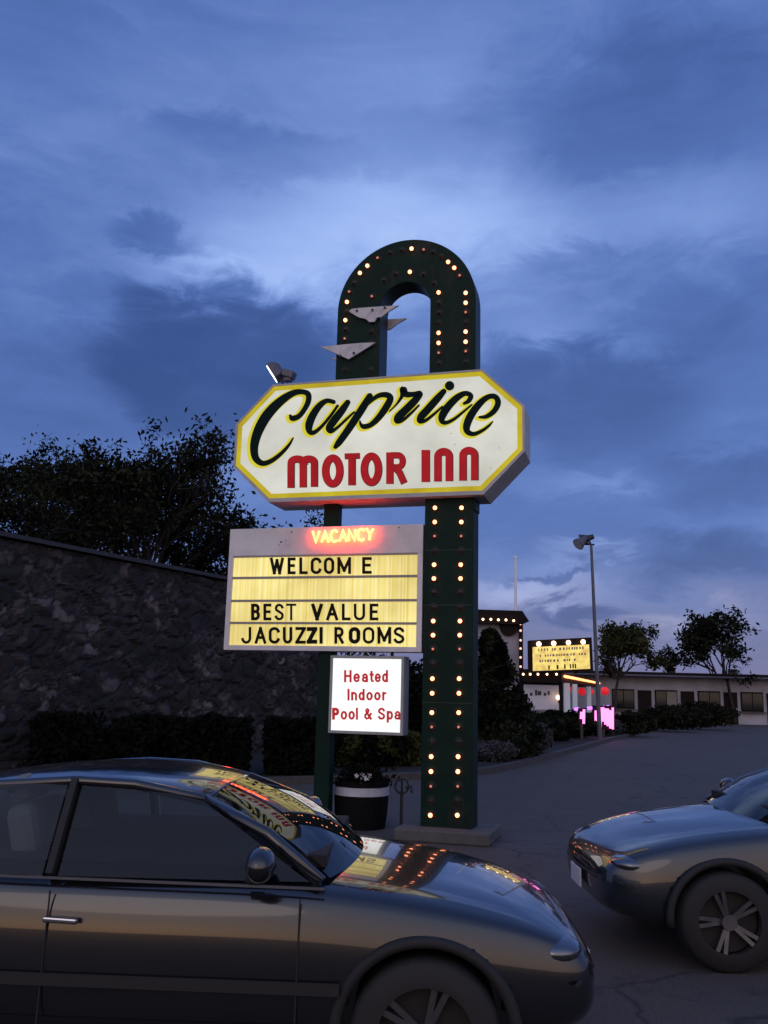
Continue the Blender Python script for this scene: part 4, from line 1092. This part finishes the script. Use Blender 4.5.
# far reader sign above the canopy
FY = 38.6
fa, fb_, fc, fd = at(530.5, 641.0, FY), at(590.5, 638.0, FY + .4), at(592, 670.0, FY + .4), at(531, 672.3, FY)
fs = empty('far_reader_sign', ((fd.x + fc.x) / 2, FY, fd.z)); fo2 = ((fd.x + fc.x) / 2, FY, fd.z)
tag(fs, 'distant yellow lit reader sign with four round bulbs above the canopy', 'sign')
def bil(s, t_, dv=0.0):
    p = fa.lerp(fb_, s).lerp(fd.lerp(fc, s), t_); return Vector((p.x, p.y + dv, p.z))
b = MB()
V = [bil(-.02, -.02, .0), bil(1.02, -.02, .0), bil(1.02, 1.02, .0), bil(-.02, 1.02, .0)]; V += [v + Vector((0, .5, 0)) for v in V]
b.add(V, [(0, 1, 2, 3), (7, 6, 5, 4), (0, 4, 5, 1), (1, 5, 6, 2), (2, 6, 7, 3), (3, 7, 4, 0)], M['motel_dark']); b.build('cabinet', fs, fo2)
b = MB(); b.quad(bil(.03, .2, -.02), bil(.97, .2, -.02), bil(.97, .96, -.02), bil(.03, .96, -.02), M['far_board']); b.build('lit_panel', fs, fo2)
rnd = random.Random(14)
for t_, h, x0, x1 in ((.30, .09, .12, .86), (.49, .07, .10, .9), (.66, .08, .14, .84), (.87, .13, .28, .46), (.86, .14, .54, .78)):
    b = MB(); x = x0
    while x < x1:
        w = rnd.uniform(.018, .035)
        if rnd.random() < .8: b.quad(bil(x, t_ - h / 2, -.03), bil(x + w, t_ - h / 2, -.03), bil(x + w, t_ + h / 2 * rnd.uniform(.6, 1), -.03), bil(x, t_ + h / 2, -.03), M['black_letter'] if t_ > .8 else M['track'])
        x += w + rnd.uniform(.012, .03)
    b.build('text_row', fs, fo2)
for s_ in (.13, .375, .62, .865): far_bulb(fs, fo2, bil(s_, .115, -.1), M['far_bulb'], .105)
b = MB()
for s_ in (.25, .75):
    p = bil(s_, 1.0, .25); b.box((p.x, p.y, (p.z + czt) / 2), (.12, .12, max(.05, p.z - czt) + .1), M['motel_dark'])
b.build('leg', fs, fo2)

# parking lot light pole
LY = 34.0
pt = at(591.2, 545, LY); pb = at(597.5, 700, LY)
lp = empty('light_pole', (pb.x, LY, 0)); lo = (pb.x, LY, 0)
tag(lp, 'tall slim parking lot light pole with two tilted floodlight heads', 'light pole')
b = MB(); b.tube([(pb.x + .06, LY, 0), (pt.x, LY, pt.z)], [.085, .05], M['grey_metal'], 10); b.build('pole', lp, lo)
b = MB(); b.tube([(pt.x - .3, LY, pt.z + .02), (pt.x + .12, LY, pt.z + .02)], .035, M['black_metal'], 8); b.build('crossarm', lp, lo)
for px, py, dv, axis, r_, mt in ((580.2, 542.5, -.15, (-.70, -.30, -.62), .24, 'grey_metal'), (587.2, 537.8, .30, (-.75, .1, -.25), .24, 'black_metal')):
    c = at(px, py, LY) + Vector((0, dv, 0)); ax = Vector(axis).normalized(); Rq = Vector((0, 0, 1)).rotation_difference(ax).to_matrix()
    P = lambda r, a, z: c + Rq @ Vector((r * cos(a), r * sin(a), z)); n_ = 18
    prof = [(.03, -.34), (.09, -.33), (.11, -.16), (r_ * .8, .04), (r_, .16), (r_, .19)]
    b = MB(); V = [P(r, 2 * pi * j / n_, z) for r, z in prof for j in range(n_)]; F = [tuple(range(n_))]
    for i in range(len(prof) - 1):
        for j in range(n_): F.append((i * n_ + j, i * n_ + (j + 1) % n_, (i + 1) * n_ + (j + 1) % n_, (i + 1) * n_ + j))
    b.add(V, F, M[mt]); lh = b.build('lamp_head', lp, lo, smooth=True)
    b = MB(); b.add([P(r_ * .97, 2 * pi * j / n_, .196) for j in range(n_)], [tuple(range(n_))], M['lens_off']); b.build('lens', lh, lo)
    b = MB(); b.bar(c - ax * .1, (pt.x, LY, pt.z), .05, .05, M['black_metal']); b.build('yoke', lh, lo)

# ------------------------------------------------------------------ planter, standpipe
pp = at(364, 700, 11.9); pc = (pp.x, 11.9, 0)
t = empty('barrel_planter', pc); tag(t, 'dark half barrel planter with a pale hoop and small white flowers', 'planter')
zt_ = at(364, 783, 11.6).z; rr_ = 26 / F_PX * 11.9
b = MB(); b.lathe([(rr_ * .90, 0), (rr_ * .97, zt_ * .3), (rr_, zt_ * .62), (rr_ * .99, zt_), (rr_ * .90, zt_), (rr_ * .88, zt_ - .05), (0.001, zt_ - .05)], M['barrel'], pc, 28); b.build('barrel', t, pc, smooth=False)
zb0, zb1 = at(364, 797, 11.57).z, at(364, 788.5, 11.57).z
b = MB(); b.lathe([(rr_ * 1.0, zb0), (rr_ * 1.025, zb0), (rr_ * 1.025, zb1), (rr_ * .99, zb1)], M['band'], pc, 28); b.build('hoop', t, pc)
rnd = random.Random(77)
foliage('foliage', t, pc, lambda r: Vector(pc) + Vector((r.gauss(0, .15), r.gauss(0, .14), zt_ - .04 + abs(r.gauss(0, .10)))), 900, .045, [M['leaf_dark'], M['leaf_black']], 78)
fc_ = at(361, 776, 11.7)
for k in range(9):
    b = MB(); c = fc_ + Vector((rnd.gauss(0, .045), rnd.gauss(0, .04), rnd.gauss(-.015, .02)))
    for j in range(5):
        a = 2 * pi * j / 5 + k; b.quad(c, c + Vector((cos(a) * .022, sin(a) * .01 - .01, sin(a) * .022)), c + Vector((cos(a + .6) * .036, -.016, sin(a + .6) * .036)), c + Vector((cos(a + 1.1) * .022, -.01, sin(a + 1.1) * .022)), M['petal'])
    b.build('flower', t, pc)
sx = at(403.5, 700, 12.1).x; sc_ = (sx, 12.1, 0)
t = empty('standpipe', sc_); tag(t, 'thin dark standpipe with a ring shaped handle beside the barrel planter', 'standpipe')
zr = at(403.5, 786, 12.1).z
b = MB(); b.tube([(sx, 12.1, 0), (sx, 12.1, zr - .06)], .02, M['black_metal'], 8); b.build('pipe', t, sc_)
b = MB(); b.tube([(sx + .085 * cos(a * pi / 9), 12.1, zr + .095 * sin(a * pi / 9)) for a in range(19)], .014, M['black_metal'], 6); b.tube([(sx, 12.1, zr - .1), (sx, 12.1, zr + .1)], .016, M['black_metal'], 6); b.build('handle', t, sc_)
b = MB(); b.tube([(sx + .05, 12.1, zr - .02), (sx + .12, 12.08, zr - .0), (sx + .13, 12.06, zr - .08)], .02, M['black_metal'], 7); b.build('spout', t, sc_)

# ------------------------------------------------------------------ cars
def apply_mods(o):
    dg = bpy.context.evaluated_depsgraph_get(); dg.update()
    ev = o.evaluated_get(dg); me = bpy.data.meshes.new_from_object(ev)
    o.modifiers.clear(); o.data = me
    return o
def make_car(name, label, paint, loc, rz):
    car = empty(name, loc, rz); tag(car, label, 'car'); car.scale = (1, 1, .955)
    st = [(-2.14, .66, .42, .74), (-2.08, .78, .30, .86), (-1.85, .835, .22, .93), (-1.2, .855, .18, .945), (-.4, .86, .17, .93), (.3, .86, .17, .925), (.85, .86, .18, .925),
          (1.35, .845, .19, .865), (1.8, .80, .22, .775), (2.06, .70, .28, .66), (2.13, .58, .36, .54)]
    b = MB(); V = []; F = []
    sec = lambda w, z0, z1: [(0, z0), (w * .78, z0), (w * .96, z0 + .07), (w, z0 + (z1 - z0) * .4), (w * .985, z0 + (z1 - z0) * .68), (w * .955, z0 + (z1 - z0) * .88), (w * .88, z1 - .004), (w * .5, z1 + .022), (0, z1 + .03)]
    ring = None
    for x, w, z0, z1 in st:
        s = sec(w, z0, z1); full = s + [(-a, c) for a, c in s[-2:0:-1]]; ring = len(full)
        V += [(x, a, c) for a, c in full]
    for i in range(len(st) - 1):
        for k in range(ring): F.append((i * ring + k, i * ring + (k + 1) % ring, (i + 1) * ring + (k + 1) % ring, (i + 1) * ring + k))
    F.append(tuple(range(ring))[::-1]); F.append(tuple((len(st) - 1) * ring + k for k in range(ring)))
    b.add(V, F, paint)
    body = b.build('body', car, smooth=True)
    m1 = body.modifiers.new('s', 'SUBSURF'); m1.levels = 3; m1.render_levels = 3
    cut = MB()
    for x in (-1.32, 1.36):
        for s in (-1, 1): cut.tube([(x, s * .60, .32), (x, s * 1.1, .32)], .375, M['rubber'], 32)
    co_ = cut.build('cutter'); m2 = body.modifiers.new('b', 'BOOLEAN'); m2.object = co_; m2.operation = 'DIFFERENCE'; m2.solver = 'EXACT'
    co_.parent = car
    apply_mods(body); bpy.data.objects.remove(co_)
    # greenhouse: roof shell, pillars, glass
    def yb(x): return .80 if -1.2 < x < .6 else .76
    roofst = [(-.98, 1.265, .55), (-.7, 1.325, .575), (-.3, 1.36, .585), (.0, 1.355, .585), (.2, 1.325, .575), (.34, 1.29, .56)]
    V = []; F = []; nn = 11
    for x, z, hw in roofst:
        for k in range(nn):
            f = -1 + 2 * k / (nn - 1); V.append((x + .05 * (1 - f * f) * (1 if x > 0 else -1), hw * f, z - .055 * abs(f) ** 3))
    for i in range(len(roofst) - 1):
        for k in range(nn - 1): F.append((i * nn + k, i * nn + k + 1, (i + 1) * nn + k + 1, (i + 1) * nn + k))
    b = MB(); b.add(V, F, paint)
    r_ = b.build('roof', car, smooth=True); so2 = r_.modifiers.new('t', 'SOLIDIFY'); so2.thickness = .03; so2.offset = -1; ss = r_.modifiers.new('s', 'SUBSURF'); ss.levels = 2; ss.render_levels = 2
    apply_mods(r_)
    wtop = [V[(len(roofst) - 1) * nn + k] for k in range(nn)]; rtop = [V[k] for k in range(nn)]
    def glass(name, top, base_x, base_z, hw, bow):
        g_ = MB(); VV = []; FF = []; m_ = 7
        for j in range(m_):
            t = j / (m_ - 1)
            for k in range(nn):
                f = -1 + 2 * k / (nn - 1); bx = base_x + bow * (1 - f * f); p = Vector(top[k]).lerp(Vector((bx, hw * f, base_z)), t)
                bul = .035 * sin(pi * t); p += Vector((bul * (1 if bow > 0 else -1), 0, bul)); p.z -= .004
                VV.append(p)
        for j in range(m_ - 1):
            for k in range(nn - 1): FF.append((j * nn + k, j * nn + k + 1, (j + 1) * nn + k + 1, (j + 1) * nn + k))
        g_.add(VV, FF, M['car_glass']); g_.build(name, car, smooth=True)
    glass('windshield', wtop, .93, .925, .69, .11); glass('rear_window', rtop, -1.52, .935, .66, -.08)
    for s in (-1, 1):
        A0, A1 = Vector((.90, s * .755, .915)), Vector((.33, s * .565, 1.235)); B0, B1 = Vector((-.28, s * .80, .915)), Vector((-.28, s * .585, 1.31)); C0, C1 = Vector((-1.42, s * .745, .925)), Vector((-.96, s * .55, 1.21))
        T0 = Vector((.0, s * .585, 1.30)); R0_ = Vector((-.72, s * .575, 1.275))
        p = MB()
        p.tube([A0, A0.lerp(A1, .5) + Vector((.03, 0, .025)), A1], [.032, .03, .028], paint, 8); p.tube([A1, T0, B1, R0_, C1], [.028, .027, .027, .027, .03], paint, 8)
        p.tube([C1, C1.lerp(C0, .5) + Vector((-.02, 0, .02)), C0], [.034, .05, .08], paint, 8)
        p.build('pillar', car, smooth=True)
        p = MB(); p.bar(B0, B1, .07, .03, M['rubber'], up=(1, 0, 0)); p.build('door_post', car)
        pn = (B0 - A0).cross(B1 - A0)
        fl_ = lambda p, A0=A0, pn=pn: Vector((p.x, A0.y - (pn.x * (p.x - A0.x) + pn.z * (p.z - A0.z)) / pn.y, p.z))
        T0, A1g, R0_, C0g, C1g = fl_(T0), fl_(A1), fl_(R0_), fl_(C0), fl_(C1)
        w1 = MB(); out = Vector((0, s * .008, 0))
        w1.add([A0 + out + Vector((-.05, 0, 0)), B0 + out + Vector((.035, 0, 0)), B1 + out + Vector((.035, 0, 0)), T0 + out, A1g + out], [(0, 1, 2, 3, 4)], M['car_glass']); w1.build('side_window', car)
        w1 = MB(); w1.add([B0 + out + Vector((-.035, 0, 0)), C0g + out + Vector((.05, 0, 0)), C1g + out, R0_ + out, B1 + out + Vector((-.035, 0, 0))], [(0, 1, 2, 3, 4)], M['car_glass']); w1.build('side_window', car)
        q = MB(); q.bar((.92, s * .815, .90), (-1.4, s * .80, .915), .016, .012, M['chrome']); q.build('window_trim', car)
        q = MB(); q.sphere((.66, s * .93, 1.015), .105, paint, 14, 9, (.62, 1.05, .72)); q.bar((.62, s * .80, .92), (.62, s * .89, .95), .06, .04, M['rubber']); q.build('mirror', car, smooth=True)
        q = MB()
        for x in (.82, -.26, -1.12): q.bar((x, s * .868, .30), (x, s * .842, .86), .006, .006, M['rubber'])
        q.bar((.82, s * .868, .30), (-1.0, s * .868, .30), .006, .006, M['rubber'])
        q.build('door_seam', car)
        for x in (-.12, -1.0):
            q = MB(); q.bar((x, s * .868, .74), (x - .15, s * .866, .745), .03, .025, M['chrome']); q.build('door_handle', car, bevel=.008)
        q = MB(); q.bar((1.0, s * .872, .50), (-.95, s * .872, .50), .012, .05, M['rubber']); q.build('side_trim', car)
        q = MB(); q.sphere((1.92, s * .585, .632), .16, M['head_glass'], 18, 12, (.80, .95, .38)); q.build('headlight', car, smooth=True)
        q = MB(); q.sphere((-2.05, s * .66, .76), .13, M['tail_glass'], 14, 8, (.5, 1.05, .75)); q.build('taillight', car, smooth=True)
        for x in (-1.32, 1.36):
            we = empty('wheel', (x, s * .76, .315)); we.parent = car
            q = MB()
            prof = [(.20, -.095), (.295, -.10), (.315, -.07), (.315, .07), (.295, .10), (.20, .095)]
            VV = []; FF = []
            for r, y in prof:
                for j in range(32): VV.append((r * cos(2 * pi * j / 32), y, r * sin(2 * pi * j / 32)))
            for i in range(5):
                for j in range(32): FF.append((i * 32 + j, i * 32 + (j + 1) % 32, (i + 1) * 32 + (j + 1) % 32, (i + 1) * 32 + j))
            q.add(VV, FF, M['rubber']); q.build('tyre', we, smooth=True)
            q = MB(); q.tube([(0, -s * .02, 0), (0, s * .085, 0)], .05, M['rim'], 14)
            for k in range(10):
                a = 2 * pi * (k // 2) / 5 + (k % 2 - .5) * .26; q.bar((.04 * cos(a), s * .05, .04 * sin(a)), (.20 * cos(a), s * .075, .20 * sin(a)), .026, .022, M['rim'], up=(0, 1, 0))
            q.tube([(0, s * .03, 0), (0, s * .09, 0)], .205, M['rim'], 24, cap=False); q.tube([(0, -.02, 0), (0, .02, 0)], .2, M['rubber'], 24)
            q.build('rim', we)
    # cabin seen through the glass
    q = MB(); q.box((-.27, 0, .972), (2.2, 1.44, .012), M['cabin']); q.box((.70, 0, .985), (.42, 1.30, .06), M['cabin']); q.build('dashboard', car, bevel=.01)
    for y in (-.36, .36):
        q = MB(); R_s = Matrix.Rotation(radians(-14), 3, 'Y')
        q.box((-.52, y, 1.06), (.14, .48, .26), M['seat_cloth'], R_s); q.build('seat', car, bevel=.05)
        q = MB(); q.box((-.585, y, 1.255), (.09, .26, .13), M['seat_cloth'], R_s); q.build('headrest', car, bevel=.04)
    q = MB(); q.box((-1.16, 0, 1.03), (.14, 1.20, .18), M['seat_cloth']); q.build('rear_seat', car, bevel=.05)
    q = MB(); Rw = Matrix.Rotation(radians(62), 3, 'Y'); cw = Vector((.36, .36, 1.03))
    q.tube([cw + Rw @ Vector((.17 * cos(a * pi / 12), .17 * sin(a * pi / 12), 0)) for a in range(25)], .014, M['rubber'], 8)
    q.bar(cw + Rw @ Vector((0, -.16, 0)), cw + Rw @ Vector((0, .16, 0)), .04, .02, M['rubber']); q.build('steering_wheel', car)
    q = MB(); q.box((.30, 0, 1.235), (.03, .20, .06), M['rubber']); q.build('rear_view_mirror', car, bevel=.01)
    for s in (-1, 1):
        for x in (-1.32, 1.36):
            q = MB(); q.tube([(x + .378 * cos(radians(a)), s * .838, .32 + .378 * sin(radians(a))) for a in range(-6, 187, 8)], .026, M['rubber'], 8); q.build('wheel_arch_lip', car, smooth=True)
        q = MB(); q.box((2.02, s * .52, .40), (.12, .2, .07), M['head_glass']); q.build('fog_lamp', car, bevel=.02)
    q = MB(); q.tube([(2.0, -.74, .515), (2.12, -.45, .515), (2.15, 0, .515), (2.12, .45, .515), (2.0, .74, .515)], .010, M['rubber'], 6); q.build('bumper_seam', car)
    q = MB(); q.box((2.155, 0, .44), (.012, .31, .13), M['white_paint']); q.build('number_plate', car, bevel=.004)
    q = MB(); q.box((2.09, 0, .47), (.05, .8, .10), M['rubber']); q.build('grille', car, bevel=.01)
    q = MB(); q.tube([(.15, .2, 1.36), (-.02, .2, 1.72)], .004, M['black_metal'], 5)
    return car
make_car('parked_car', 'black car in the foreground whose roof mirrors the sign lights', M['paint_black'], (-1.10, 4.95, 0), radians(-2.5))
make_car('parked_car', 'dark blue grey car at the right edge, nose towards the pylon', M['paint_blue'], (3.62, 6.95, 0), radians(180))
